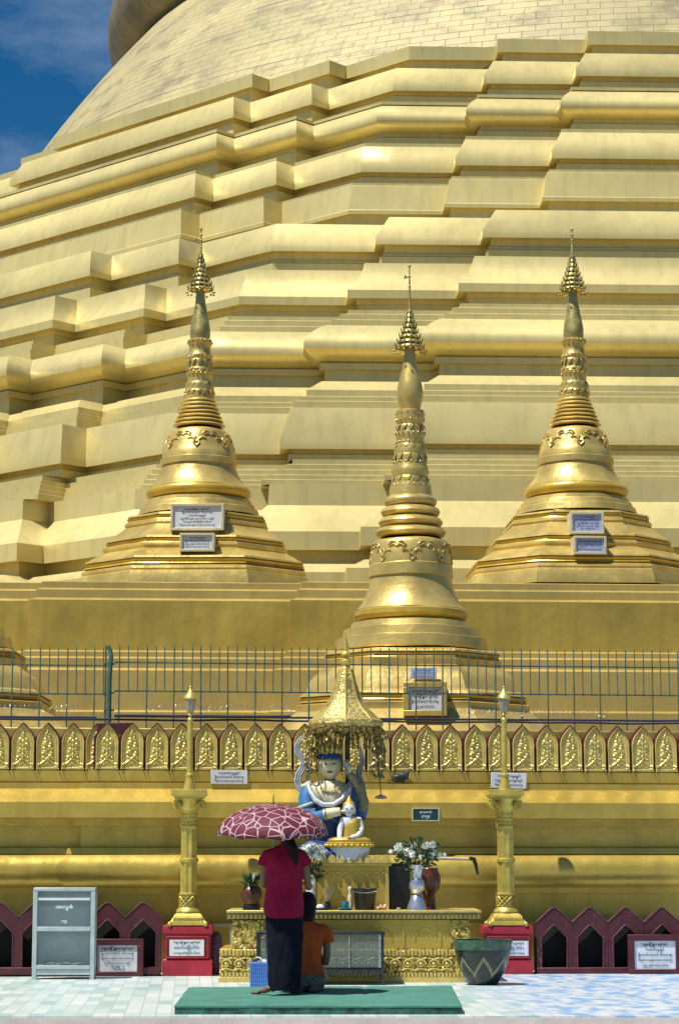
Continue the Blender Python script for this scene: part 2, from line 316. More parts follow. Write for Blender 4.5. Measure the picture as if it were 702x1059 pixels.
# ------------------------------------------------------------ text
def text_into(parent,name,lines,w,h,m,n_off=.004,y0=None,fill=.86,loc=(0,0,0)):
    """lettering mesh in the local XZ plane facing -Y, centred on loc"""
    mb=MB(); nl=len(lines); dg=None; lh=h/nl
    for i,t in enumerate(lines):
        fac=1.0
        if isinstance(t,tuple): t,fac=t
        cu=bpy.data.curves.new('t','FONT'); cu.body=t; cu.size=1; cu.extrude=0; cu.offset=.022; cu.resolution_u=2
        ob=bpy.data.objects.new('t',cu); COL.objects.link(ob)
        dg=bpy.context.evaluated_depsgraph_get(); dg.update(); me=bpy.data.meshes.new_from_object(ob.evaluated_get(dg)); bpy.data.objects.remove(ob)
        if len(me.vertices)==0: continue
        xs=[v.co.x for v in me.vertices]; ys=[v.co.y for v in me.vertices]
        x0,x1,q0,q1=min(xs),max(xs),min(ys),max(ys)
        sx=w*fill*fac/(x1-x0); sz=lh*.84/(q1-q0); sx=min(sx,sz*1.9)
        cz=h/2-lh*(i+.5)
        o=len(mb.v)
        mb.v+=[(loc[0]+(v.co.x-(x0+x1)/2)*sx,loc[1]-n_off,loc[2]+cz+(v.co.y-(q0+q1)/2)*sz) for v in me.vertices]
        mb.f+=[tuple(k+o for k in p.vertices) for p in me.polygons]
    return mb.build(name,m,parent,smooth=False)
T_A=['ေကာင္းမႈရွင္','မိသားစု','အလႉရွင္မ်ား','နိဗၺာန္']
T={ 'donor':'ကောင်းမှုရှင်','fam':'ဦးသန်းမောင် မိသားစု','nib':'နိဗ္ဗာနပစ္စယောဟောတု','town':'ပဲခူးမြို့ ရွှေကျင်ရပ်','amt':'လှူဒါန်းငွေ ၅၀၀၀၀ ကျပ်','yr':'၁၃၅၂ ခုနှစ် တော်သလင်းလ','sad':'သာဓုခေါ်ဆိုနိုင်ပါစေ'}
# ------------------------------------------------------------ world, sun, camera
w=bpy.data.worlds.new('World'); S.world=w; w.use_nodes=True; N=w.node_tree.nodes; L=w.node_tree.links; bg=N['Background']
sky=N.new('ShaderNodeTexSky'); sky.sky_type='NISHITA'; sky.sun_disc=False
SD=Vector((-.39,-.275,1.0)).normalized()
sky.sun_elevation=math.asin(SD.z); sky.sun_rotation=math.atan2(SD.x,SD.y)%(2*pi)
sky.altitude=0; sky.air_density=1.0; sky.dust_density=.3; sky.ozone_density=3
hs=N.new('ShaderNodeHueSaturation'); hs.inputs['Saturation'].default_value=1.46; hs.inputs['Value'].default_value=1.15; L.new(sky.outputs[0],hs.inputs['Color'])
tc=N.new('ShaderNodeTexCoord'); mp=N.new('ShaderNodeMapping'); mp.inputs['Scale'].default_value=(3.2,2.2,9); mp.inputs['Location'].default_value=(.7,.2,1.3); L.new(tc.outputs['Generated'],mp.inputs[0])
cn=N.new('ShaderNodeTexNoise'); cn.inputs['Scale'].default_value=1.7; cn.inputs['Detail'].default_value=9; cn.inputs['Roughness'].default_value=.62; L.new(mp.outputs[0],cn.inputs[0])
cr=N.new('ShaderNodeMapRange'); cr.inputs[1].default_value=.46; cr.inputs[2].default_value=.72; cr.inputs[4].default_value=.36; L.new(cn.outputs[0],cr.inputs[0])
cm=N.new('ShaderNodeMix'); cm.data_type='RGBA'; L.new(cr.outputs[0],cm.inputs[0]); L.new(hs.outputs[0],cm.inputs[6]); cm.inputs[7].default_value=(10,12,15,1)
L.new(cm.outputs[2],bg.inputs['Color']); bg.inputs['Strength'].default_value=.05
sl=bpy.data.lights.new('sun','SUN'); sl.energy=5.0; sl.angle=rad(.5); sl.color=(1,.98,.93)
so=bpy.data.objects.new('sun',sl); COL.objects.link(so); so.rotation_euler=(-SD).to_track_quat('-Z','Y').to_euler(); so.location=(-20,-20,60)
cd=bpy.data.cameras.new('camera'); cam=bpy.data.objects.new('camera',cd); COL.objects.link(cam); S.camera=cam
cam.location=(0,0,H); cam.rotation_euler=(pi/2+PT,0,0); cd.sensor_fit='HORIZONTAL'; cd.sensor_width=36; cd.lens=36*F/702; cd.clip_end=3000; cd.clip_start=.1
S.view_settings.view_transform='Standard'; S.view_settings.look='None'; S.view_settings.exposure=0.22; S.view_settings.gamma=1
S.cycles.max_bounces=8; S.cycles.diffuse_bounces=2; S.cycles.caustics_reflective=False; S.cycles.caustics_refractive=False; S.cycles.transparent_max_bounces=16
# ------------------------------------------------------------ ground
gf=gnd(351,1051.5)
ZL=-.13
g=MB().box(-500,500,-300,700,ZL-.5,ZL); tag(g.build('ground',M['groundstone']),kind='structure')
# pavement joints: slabs in front
pv=MB()
y=gf.y-.02
for j in range(5):
    y1=y-.6
    x=-7.5+(.35 if j%2 else 0)
    while x<7.5:
        pv.box(x,x+.69,y1+.01,y,ZL,ZL+.012+random.uniform(0,.003)); x+=.70
    y=y1
tag(pv.build('pavement',M['concrete'],bev=.004),kind='structure')
pl=MB().box(-14,14,gf.y,27.2,ZL,0); tag(pl.build('tiled_platform',M['tiles']),kind='structure')
kb=MB().box(-14,14,gf.y-.03,gf.y-.002,ZL,-.012); tag(kb.build('platform_kerb',M['concrete']),kind='structure')
# ------------------------------------------------------------ great pagoda
U=60.0; XC=.16943*U; YC=1.378*U; PH=rad(2.1); RD=.0112*U; WS=.0393*U; T8=math.tan(pi/8)
def plan(a,d,jit=0,z=0):
    out=[]
    A=a+d; tc=T8*A
    t1=T8*a-WS; t2=t1-WS
    key=[(-tc,A,3),(-t1-d,A,1),(-t1-d,A+RD,3),(-t2-d,A+RD,1),(-t2-d,A+2*RD,9),(t2+d,A+2*RD,1),(t2+d,A+RD,3),(t1+d,A+RD,1),(t1+d,A,3),(tc,A,0)]
    for s8 in range(8):
        g_=PH+s8*pi/4; c_,s_=cos(g_),sin(g_)
        for i in range(9):
            t,ap,k=key[i]; tn,apn,_=key[i+1]
            for q in range(k):
                tt=t+(tn-t)*q/k; aa=ap+(apn-ap)*q/k
                if jit:
                    jn=jit*noise.noise(Vector((tt*.45+s8*31,z*.9,a*.5))); aa+=jn
                out.append((XC+tt*c_+aa*s_, YC+tt*s_-aa*c_, z))
    return out
def zfront(py,ap,px=650):
    u,a_,b_=_r(px,py); nx,ny=sin(PH),-cos(PH)
    k=(XC*nx+YC*ny+ap)/(u*nx+a_*ny); return H+b_*k
bands=[
 (21.9,[(32,0),(46,0),(46.2,-.28),(53,-.28)]),
 (23.35,[(55,-.5),(70.6,0),(78.5,0),(79,-.36),(84,-.36),(84.4,-.24),(89.6,-.24)]),
 (24.2,[(90,-.3),(93.2,-.3),(94,-.40),(95,-.26),(96.5,-.12),(98.5,.02),(101,.13),(104,.22),(108,.27),(112,.24),(115.5,.14),(118.5,0),(121,-.16),(122.8,-.32),(123,-.42),(127.5,-.42),(128,-.3),(133,-.3)]),
 (25.5,[(133.5,-.5),(137,-.5),(137.4,-.45),(156,0),(164,0),(164.5,-.38),(169,-.38),(169.5,-.26),(175,-.26)]),
 (26.5,[(175.5,-.3),(178,-.3),(178.4,-.2),(203.4,0),(204,.04),(208,.04),(208.5,-.25),(214.5,-.25)]),
 (31.3,[(218,-.55),(239,0),(246.6,0),(247,-.36),(256,-.36),(256.5,-.28),(259,-.28),(259.5,-.18),(263.4,-.18)]),
 (33.0,[(266,-.65),(275,-.57),(285,-.36),(294,0),(302.6,0),(303,-.36),(309,-.36),(309.4,-.44),(314,-.44)]),
 (33.75,[(315,-.38),(319,-.38),(319.5,-.2),(325,-.2),(325.5,0),(330.6,0)]),
 (34.7,[(331,-.42),(332.5,-.3),(334.5,-.14),(337,0),(340.5,.15),(345,.28),(350,.35),(354.5,.34),(359,.24),(363,.10),(366.5,-.08),(369.5,-.3),(370.5,-.24),(377,-.24),(377.5,-.42),(389,-.42)]),
 (35.75,[(389.5,-.6),(398,-.3),(398.5,-.28),(405,-.28),(405.5,-.14),(410,-.14),(410.5,0),(415.5,0)]),
 (36.6,[(417,-.35),(452,0),(460,0),(460.5,-.4),(465.5,-.4),(466,-.28),(470.6,-.28)]),
 (37.3,[(471,-.62),(476,-.62),(476.5,-.46),(481.5,-.46),(482,-.3),(487,-.3),(487.5,-.14),(492,-.14),(492.5,0),(497,0)]),
 (38.0,[(497,-.45),(519,-.42),(545,.15),(546,.2),(565.5,.2),(566,-.15),(579,-.15)]),
 (38.6,[(580,-.1),(588,.2),(588.5,.25),(600,.25),(640,.25)]),
]
pag=thing('great_pagoda',(XC,YC,0),'colossal gold pagoda with stepped octagonal terraces filling the whole background','pagoda')
inv=Matrix.Translation((-XC,-YC,0))
prev=None
zs=[]
for bi,(a,ent) in enumerate(bands):
    kk=1.0 if bi in (12,13) else 1.0 if bi in (7,9,11) else .6
    a=a-(.2 if bi in (1,4,5,6,10) else 0)
    ent=[(p_,d_*kk) for p_,d_ in ent]
    mb=MB(); rs=[]
    pts=[(a,d,zfront(py,a+2*RD+d)) for py,d in ent]
    if bi<len(bands)-1:
        a2,e2=bands[bi+1]; k2=1.0 if bi+1 in (12,13) else 1.0 if bi+1 in (7,9,11) else .6; a2-=(.2 if bi+1 in (1,4,5,6,10) else 0); e2=[(p_,d_*k2) for p_,d_ in e2]; z2=zfront(e2[0][0],a2+2*RD+e2[0][1])
        la,ld,lz=pts[-1]
        z2=min(z2,lz)
        nxt=(a2,e2[0][1],zfront(e2[0][0],a2+2*RD+e2[0][1]))
        pts.append((la,ld,nxt[2]-.001)); pts.append((a2,e2[0][1]-.001,nxt[2]-.001))
    if bi==0: pts=[(a-6,0,pts[0][2]-.02)]+pts
    rs=[plan(a_,d_,.018,z_) for a_,d_,z_ in pts]
    mb.rings(rs); mb.xf(inv); mb.build('moulding_band',M['pale'],pag,ang=32)
    zs.append(pts[0][2])
ZT=zs[0]
# bell: silhouette points -> radius and height
def sil(px,py):
    u,a_,b_=_r(px,py); al=math.atan2(u,a_); dx,dy=sin(al),cos(al)
    R=abs(XC*dy-YC*dx); t=XC*dx+YC*dy
    k=t/math.hypot(u,a_); return R,H+b_*k
prof=[]
zq=29.9
while zq>21.9:
    d_=zq-20; prof.append((24.137-.4031*d_-.02588*d_*d_,zq)); zq-=.5
prof=[(15.9,31.6),(16.6,30.6)]+prof
Rt,Zt=18.75,31.0
def lathe_uv(prof,n,name,m,parent,c):
    # densify
    P=[]
    for (r0,z0),(r1,z1) in zip(prof,prof[1:]):
        k=max(1,int(math.hypot(r1-r0,z1-z0)/.8))
        for i in range(k): P.append((r0+(r1-r0)*i/k,z0+(z1-z0)*i/k))
    P.append(prof[-1]); mb=MB(); rs=[]
    for r,z in P: rs.append([(r*cos(2*pi*i/n),r*sin(2*pi*i/n),z) for i in range(n)])
    mb.rings(rs); me=mb.data(name,m,True,30); uv=me.uv_layers.new(name='UVMap')
    V=[0]
    for (r0,z0),(r1,z1) in zip(P,P[1:]): V.append(V[-1]+math.hypot(r1-r0,z1-z0))
    R0=prof[-1][0]
    for p in me.polygons:
        idx=[me.loops[l].vertex_index for l in p.loop_indices]; wrap=any(k%n==0 for k in idx) and any(k%n==n-1 for k in idx)
        for l,k in zip(p.loop_indices,idx):
            i=k%n; j=k//n
            if wrap and i==0: i=n
            uv.data[l].uv=(i/n*2*pi*R0*.96,-V[j])
    o=bpy.data.objects.new(name,me); COL.objects.link(o); o.parent=parent; return o
lathe_uv(prof,160,'bell_skirt',M['bell'],pag,None)
tor=[]
for i in range(19):
    a=pi/2-pi*1.06*i/18; tor.append((Rt-1.35+1.35*cos(a),Zt+.1+1.5*sin(a)))
MB().lathe([(Rt-2.6,Zt+1.7)]+tor+[(Rt-1.9,Zt-1.5)],n=160,cap0=False,cap1=False).build('bell_moulding',M['belltorus'],pag)
up=[(.2,96),(.8,90),(1.2,80),(2.2,74),(1.6,66),(2.6,58),(3.6,52),(4.6,46),(6.5,41)]
k0=Zt+1.6
top=[(.1,k0+70),(.8,k0+60),(1.6,k0+55),(2.4,k0+50),(1.8,k0+45),(2.8,k0+38),(4.2,k0+30),(5.8,k0+23),(8,k0+17),(10.5,k0+11),(12.5,k0+5),(Rt-4.0,k0+1.5),(Rt-2.4,k0-.1)]
MB().lathe(top,n=96,cap0=True,cap1=False).build('bell_spire',M['pale'],pag)
# ------------------------------------------------------------ path sweep for walls
def sweep(mb,fr,path,prof,jit=.006,step=1.2):
    """path: (s,back) points left->right in frame; prof top->bottom: (n,z)"""
    def ringpts(n,z):
        out=[]
        for i,(s,b) in enumerate(path):
            # offset: horizontal runs move by n; risers (steps towards camera going right) shift left by n
            ris = (i>0 and abs(path[i-1][0]-s)<1e-6) or (i<len(path)-1 and abs(path[i+1][0]-s)<1e-6)
            out.append((s-(n if ris else 0), n-b))
        res=[]
        for (s0,n0),(s1,n1) in zip(out,out[1:]):
            k=max(1,int(abs(s1-s0)/step))
            for q in range(k):
                t=q/k; s=s0+(s1-s0)*t; nn=n0+(n1-n0)*t
                nn+=jit*noise.noise(Vector((s*.8,z*2.1,n*3)))
                res.append(fr.w(s,nn,z))
        res.append(fr.w(out[-1][0],out[-1][1],z)); return res
    L_=[len(ringpts(n,z)) for n,z in prof]; mL=min(L_)
    # keep equal counts by fixed subdivision from first profile
    def fixed(n,z):
        out=[]
        for i,(s,b) in enumerate(path):
            ris = (i>0 and abs(path[i-1][0]-s)<1e-6) or (i<len(path)-1 and abs(path[i+1][0]-s)<1e-6)
            out.append((s-(n if ris else 0), n-b))
        res=[]
        for i in range(len(out)-1):
            (s0,n0),(s1,n1)=out[i],out[i+1]
            k=max(1,int(abs(path[i+1][0]-path[i][0])/step))
            for q in range(k):
                t=q/k; s=s0+(s1-s0)*t; nn=n0+(n1-n0)*t
                nn+=jit*noise.noise(Vector((s*.8,z*2.1,n*3))) if i!=len(out)-1 else 0
                res.append(fr.w(s,nn,z))
        res.append(fr.w(out[-1][0],out[-1][1],z)); return res
    return mb.rings([fixed(n,z) for n,z in prof],closed=False)
# ------------------------------------------------------------ upper terrace wall
FM=Frame(4.0,(0,37.9,0))
def zM(py,n,px=200): return FM.hit(px,py,n)[1]
sA,_=FM.hit(28,640,0); sB,_=FM.hit(300,640,0)
def P(fz,lst,px=200): return [(n,fz(py,n,px)) for py,n in lst]
upw=thing('upper_terrace_wall',(0,37.9,0),'tall plain gold retaining wall behind the green iron fence, carrying two stupas','wall')
path=[(-16,.44),(sA,.44),(sA,.22),(sB,.22),(sB,0),(18,0)]
def wallpart(name,lst,fr,fz,path,parent,m,px=200,top=None,jit=.006):
    mb=MB(); pr=P(fz,lst,px)
    if top is not None: pr=[top(pr)]+pr
    sweep(mb,fr,path,pr,jit); mb.xf(Matrix.Translation(-parent.location)); return mb.build(name,m,parent,ang=30)
cor=[(600.5,-.25),(601.2,-.2),(607.6,-.2),(609.2,-.12),(617.6,-.12),(619.8,0)]
wallpart('cornice',cor,FM,zM,path,upw,M['mid'],top=lambda p:(-9.0,p[0][1]))
wallpart('wall_face',[(619.8,0),(672,0)],FM,zM,path,upw,M['deep'])
wallpart('plinth',[(672,0),(673.5,.08),(678.5,.08),(680.3,.17),(690.3,.17),(692.6,.27),(734,.27),(736,.38),(760,.38),(800,.38)],FM,zM,path,upw,M['mid'])
# ------------------------------------------------------------ lower terrace wall
FL=Frame(6.6,(0,26.35,0))
def zL(py,n,px=200): return FL.hit(px,py,n)[1]
sS,_=FL.hit(97,770,.05)
path2=[(-11,.13),(sS,.13),(sS,0),(13,0)]
low=thing('lower_terrace_wall',(0,26.35,0),'moulded gold retaining wall with a thick rounded torus behind the altar','wall')
ZF=zL(797,.05)  # terrace floor / parapet foot
wallpart('upper_fascia',[(797,.0),(797.3,.06),(808.5,.06),(808.8,.03),(810,.03),(810.3,.15),(816,.15)],FL,zL,path2,low,M['deep'],top=lambda p:(-6.5,p[0][1]))
wallpart('cornice',[(816,.15),(817,.17),(828.5,.37),(829.8,.39),(846,.39),(847,.22)],FL,zL,path2,low,M['deep'],jit=.014)
wallpart('wall_face',[(847,.22),(854.5,.22),(855,.13),(876.5,.13)],FL,zL,path2,low,M['deep'])
tl=[(876.5,.13),(877.5,.27),(883.5,.29),(884,.22)]
for i in range(11):
    a=rad(70-140*i/10); tl.append((900.5-17*sin(a)/sin(rad(70)),.20+.20*cos(a)))
tl.append((917.6,.16))
wallpart('torus_moulding',tl,FL,zL,path2,low,M['deep'],jit=.012)
wallpart('base',[(917.6,.16),(919,.12),(925,.12),(925.5,.05),(955,.05),(955.5,.12)],FL,zL,path2,low,M['deep'])
mbp=MB(); sweep(mbp,FL,path2,[(.12,zL(955.5,.12)),(.12,0)]); mbp.xf(Matrix.Translation(-low.location)); mbp.build('footing',M['deep'],low)
# terrace floors
fl=MB()
sweep(fl,FL,[(-14,.13),(16,0)],[(-18,ZF-.02),(-.2,ZF-.02)],0); 
tag(fl.build('terrace_floor',M['groundstone']),kind='structure')
# ------------------------------------------------------------ parapet with arched relief panels
NP=.03
par=thing('arched_parapet',FL.w(0,0,0),'row of pointed gold relief panels outlined in maroon along the terrace edge','parapet',rotz=FL.phi)
s0,z0=FL.hit(110.5,797,NP); s1,_=FL.hit(688.6,799,NP); per=(s1-s0)/23
zt=FL.hit(200,747.5,NP)[1]; PHt=zt-ZF
PW=per*.5
def arch(v,p=1.75,k=.62): return 1.0 if v<k else max(0,1-((v-k)/(1-k))**p)*.98+.0
def archpoly(hw,h,n=9,k=.60):
    L_=[(hw,0)]
    for i in range(n+1):
        v=k+(1-k)*i/n; x=hw*arch(v) if i<n else 0
        L_.append((x,h*v))
    R_=[(-x,z) for x,z in L_[::-1][1:]]
    return L_+R_
def hfun(u,v,kind,seed=0):
    au=abs(u); h=0
    bd=1/(1+math.exp(-(max(au,(v-.90)*7.5)-.74)/.025)); h+=.020*bd+.008*math.exp(-((au-.93)/.04)**2)-.008*math.exp(-((au-.84)/.03)**2)
    if v<.06: h=max(h,.016)
    # top inner follow
    inner=au<.66 and v>.08
    # bottom curved leaves
    c=.10+.16*(1-au/.9)**1.5 if au<.9 else 0
    h+=.022*math.exp(-((v-c)/.022)**2)
    c2=.05+.12*(1-au/.9)**1.6 if au<.9 else 0
    h+=.016*math.exp(-((v-c2)/.018)**2)
    def blob(x,y,rx,ry,a): 
        return a*math.exp(-(((u-x)/rx)**2+((v-y)/ry)**2))
    if kind==0:
        h+=blob(0,.80,.16,.035,.03)+blob(0,.74,.22,.04,.034)+blob(0,.86,.07,.03,.02)
        for sg in (-1,1):
            h+=blob(.30*sg,.66,.14,.03,.03)+blob(.42*sg,.60,.10,.035,.028)+blob(.26*sg,.56,.13,.022,.026)
            h+=blob(.24*sg,.45,.11,.03,.022)+blob(.34*sg,.38,.10,.028,.024)+blob(.22*sg,.31,.1,.02,.022)
            h+=blob(.45*sg,.27,.10,.02,.024)+blob(.55*sg,.20,.08,.02,.02)
        h+=blob(0,.62,.2,.045,.03)+blob(0,.52,.14,.04,.026)+blob(0,.42,.10,.04,.03)+blob(0,.34,.12,.02,.026)+blob(0,.27,.07,.03,.024)
    else:
        for i in range(6):
            y=.80-.10*i; sg=1 if i%2 else -1; k=min(1,.55+.1*i)
            h+=blob(.22*sg*k,y,.15,.028,.034)+blob(-.34*sg*k,y-.03,.12,.022,.026)+blob(.45*sg*k,y-.045,.09,.02,.026)
            h+=blob(.05*sg,y-.05,.1,.015,.02)
        h+=blob(0,.86,.12,.03,.03)
    h+=.0025*noise.noise(Vector((u*6,v*16,kind*5)))
    return h
def relief_mesh(kind):
    mb=MB(); nu,nv=36,64; hw=PW*.90; hh=PHt*.95; vs=[]
    for j in range(nv+1):
        v=j/nv; wv=arch(min(v,.9999))
        for i in range(nu+1):
            u=-1+2*i/nu
            vs.append((u*wv*hw,-hfun(u,v,kind)*.8-.003,v*hh))
    fs=[(j*(nu+1)+i,j*(nu+1)+i+1,(j+1)*(nu+1)+i+1,(j+1)*(nu+1)+i) for j in range(nv) for i in range(nu)]
    mb.add(vs,fs)
    # rim side so the slab has thickness
    bd=[(j*(nu+1)) for j in range(nv+1)]+[(j*(nu+1)+nu) for j in range(nv,-1,-1)]
    b2=[(vs[k][0],.012,vs[k][2]) for k in bd]; o=len(mb.v); mb.v+=b2
    for q in range(len(bd)-1): mb.f.append((bd[q],bd[q+1],o+q+1,o+q))
    return mb.data('relief',M['relief'],True,60)
RM=[relief_mesh(0),relief_mesh(1)]
bk=MB().xprism(archpoly(PW*.985,PHt),0,.10).data('arch_panel',M['maroonline'],False)
def panel(s,back,kind):
    o=bpy.data.objects.new('arch_panel',bk); COL.objects.link(o); o.parent=par; o.location=(s,-(NP-back)-.0,ZF)
    r=bpy.data.objects.new('relief',RM[kind]); COL.objects.link(r); r.parent=o; r.location=(random.uniform(-.002,.002),-.014,PHt*.012+random.uniform(-.002,.002)); r.rotation_euler=(random.uniform(-.03,.01),random.uniform(-.012,.012),random.uniform(-.03,.03))
for i in range(0,28): panel(s0+per*i,0,i%2)
sl0,_=FL.hit(75.2,797,NP-.13); 
for i in range(0,8):
    s=sl0-per*i
    panel(s,.13,i%2)
panel(sl0+per*.97,.13,1)
MB().box(sS-12,sS-.001,-(NP-.13)+.014,.19,ZF+.0,ZF+PHt*.70).build('backing_wall',M['maroonline'],par)
MB().box(sS,13,-NP+.016,.12,ZF+.0,ZF+PHt*.70).build('backing_wall',M['maroonline'],par)
MB().box(sS+.03,sS+.42,.02-NP,.30,ZF+PHt*.5,ZF+PHt*.99).build('corner_block',M['maroon'],par,bev=.01)
# floor strip of pale masonry just visible behind the scallops
MB().box(sS-10,13,.20,.34,ZF,ZF+PHt*.90).build('inner_kerb',M['mid'],par,bev=.01)
# ------------------------------------------------------------ iron fence
FF=Frame(6.6,(0,26.95,0))
def fence(x0,x1,dy,label,postx=None,anchor=None,longoff=0):
    t=thing('iron_fence',FF.w(FF.hit((x0+x1)/2,745)[0],0,ZF),label,'fence',rotz=FF.phi,group='green iron fences on the terrace edge')
    sc=FF.hit((x0+x1)/2,745)[0]
    a=FF.hit(x0,745)[0]-sc; b=FF.hit(x1,745)[0]-sc
    z=lambda py: FF.hit(200,py)[1]-ZF
    zr1,zr2,zb,ztip=z(686+dy),z(715.5+dy),z(742+dy),z(667+dy)
    for zz in (zr1,zr2): MB().box(a,b,-.009,.009,zz-.008,zz+.008).build('rail',M['fence'],t)
    MB().box(a,b,-.009,.009,zb-.008,zb+.008).build('rail',M['fence'],t)
    st=(FF.hit(200+9.35,700)[0]-FF.hit(200,700)[0]); n=int((b-a)/st); i=0
    while a+st*(i+.5)<b:
        s=a+st*(i+.5); lng=(i+longoff)%3==0; r=.0085 if lng else .0068
        z0_=-.02 if lng else zr2
        bend=random.uniform(-.006,.006)
        MB().tube([(s,-.014,z0_),(s+bend*.3,-.014,(z0_+zr1)/2),(s+bend,-.014,zr1+.05),(s+bend,-.014,ztip-.03),(s+bend,-.014,ztip+random.uniform(-.008,.008))],[r,r,r,r*.9,.002],6).build('bar',M['fence'],t); i+=1
    # barbed wire coil
    return t,a,b,z,sc
t1,a1,b1,zf1,sc1=fence(-22,109,3.5,'short green iron fence section left of the bent post, spiked bars')
t2,a2,b2,zf2,sc2=fence(118,735,0,'long green iron fence section right of the bent post, spiked bars')
def coil(t,a,b,z,amp=.03):
    pts=[]; n=int((b-a)/.007)
    for i in range(n):
        q=i*.75; pts.append((a+(b-a)*i/n+.012*sin(q*2.1),-.03+amp*.6*sin(q),z+amp*cos(q)+.02*noise.noise(Vector((i*.03,1,2)))))
    mb=MB().tube(pts,.0028,4)
    return mb.build('barbed_wire',M['steel'],t)
coil(t1,a1,b1-.3,zf1(734),.035)
coil(t2,FF.hit(150,735)[0]-sc2,FF.hit(310,735)[0]-sc2,zf2(732),.03)
coil(t2,FF.hit(475,735)[0]-sc2,FF.hit(628,735)[0]-sc2,zf2(735),.03)
# bent end post
sp=FF.hit(112.5,745)[0]
pt=thing('fence_post',FF.w(sp,0,ZF),'thick green iron post with a bent top between the two fence sections','post',rotz=FF.phi)
zz=lambda py: FF.hit(112,py)[1]-ZF
MB().tube([(0,-.03,-.02),(0,-.03,zz(700)),(0.006,-.03,zz(690)),(.014,-.03,zz(680)),(.004,-.03,zz(673)),(-.018,-.03,zz(669)),(-.03,-.03,zz(672))],[.028,.028,.03,.028,.026,.022,.016],10).build('pipe',M['fence'],pt)
MB().tube([(-.045,-.02,0),(-.045,-.02,zz(668))],.011,6).build('bar',M['fence'],pt)
for py in (687,717,735): MB().box(-.06,.06,-.045,-.01,zz(py)-.012,zz(py)+.012).build('clamp',M['fence'],pt)
# leaning stake on terrace
s_=FF.hit(264,745)[0]
tag(MB().tube([FF.w(s_-.06,-.05,ZF),FF.w(s_,-.05,ZF+.33),FF.w(s_+.11,-.05,ZF+.02)],.012,6).build('bent_rod',M['black']),'black bent iron rod shaped like an upturned V behind the parapet','rod')
cb=MB()
for k,(py,x0,x1,r) in enumerate([(743.5,-30,100,.016),(745.5,-30,730,.012),(741.5,118,300,.018),(743,300,735,.013)]):
    pts=[]
    for i in range(40):
        s=FF.hit(x0,745)[0]+(FF.hit(x1,745)[0]-FF.hit(x0,745)[0])*i/39
        z=FF.hit(200,py)[1]
        pts.append(FF.w(s,.06+.02*k+.01*noise.noise(Vector((s*2,k,0))),z+.015*noise.noise(Vector((s*1.3,k*3,1)))))
    cb.tube(pts,r,6)
tag(cb.build('cable_bundle',M['cable']),'dark cables strung along the top of the arched parapet','cable')
# ------------------------------------------------------------ stupas
def octring(w,z,c=.5,dx=0): 
    k=w*c; return [(-k,-w,z),(k,-w,z),(w,-k,z),(w,k,z),(k,w,z),(-k,w,z),(-w,k,z),(-w,-k,z)]
def subdivring(r,n=3):
    out=[]
    for i in range(len(r)):
        a,b=Vector(r[i]),Vector(r[(i+1)%len(r)])
        for q in range(n): out.append(tuple(a.lerp(b,q/n)))
    return out
def petals(mb,r,z,n,w,h,t,up=False,ph=0,tilt=0):
    for i in range(n):
        a=2*pi*(i+ph)/n; c_,s_=cos(a),sin(a)
        pr=[]
        for (x,zz_,o) in [(-w,0,0),(-w*.9,.45,.6),(0,1,.25),(w*.9,.45,.6),(w,0,0),(0,.35,1.0)]:
            zz2=z+(h*zz_ if up else -h*zz_); rr=r+t*o+tilt*zz_
            pr.append((rr*c_-x*s_,rr*s_+x*c_,zz2))
        fs=[(0,5,1),(1,5,2),(2,5,3),(3,5,4),(4,5,0)]
        if not up: pass
        else: fs=[f[::-1] for f in fs]
        mb.add(pr,fs)
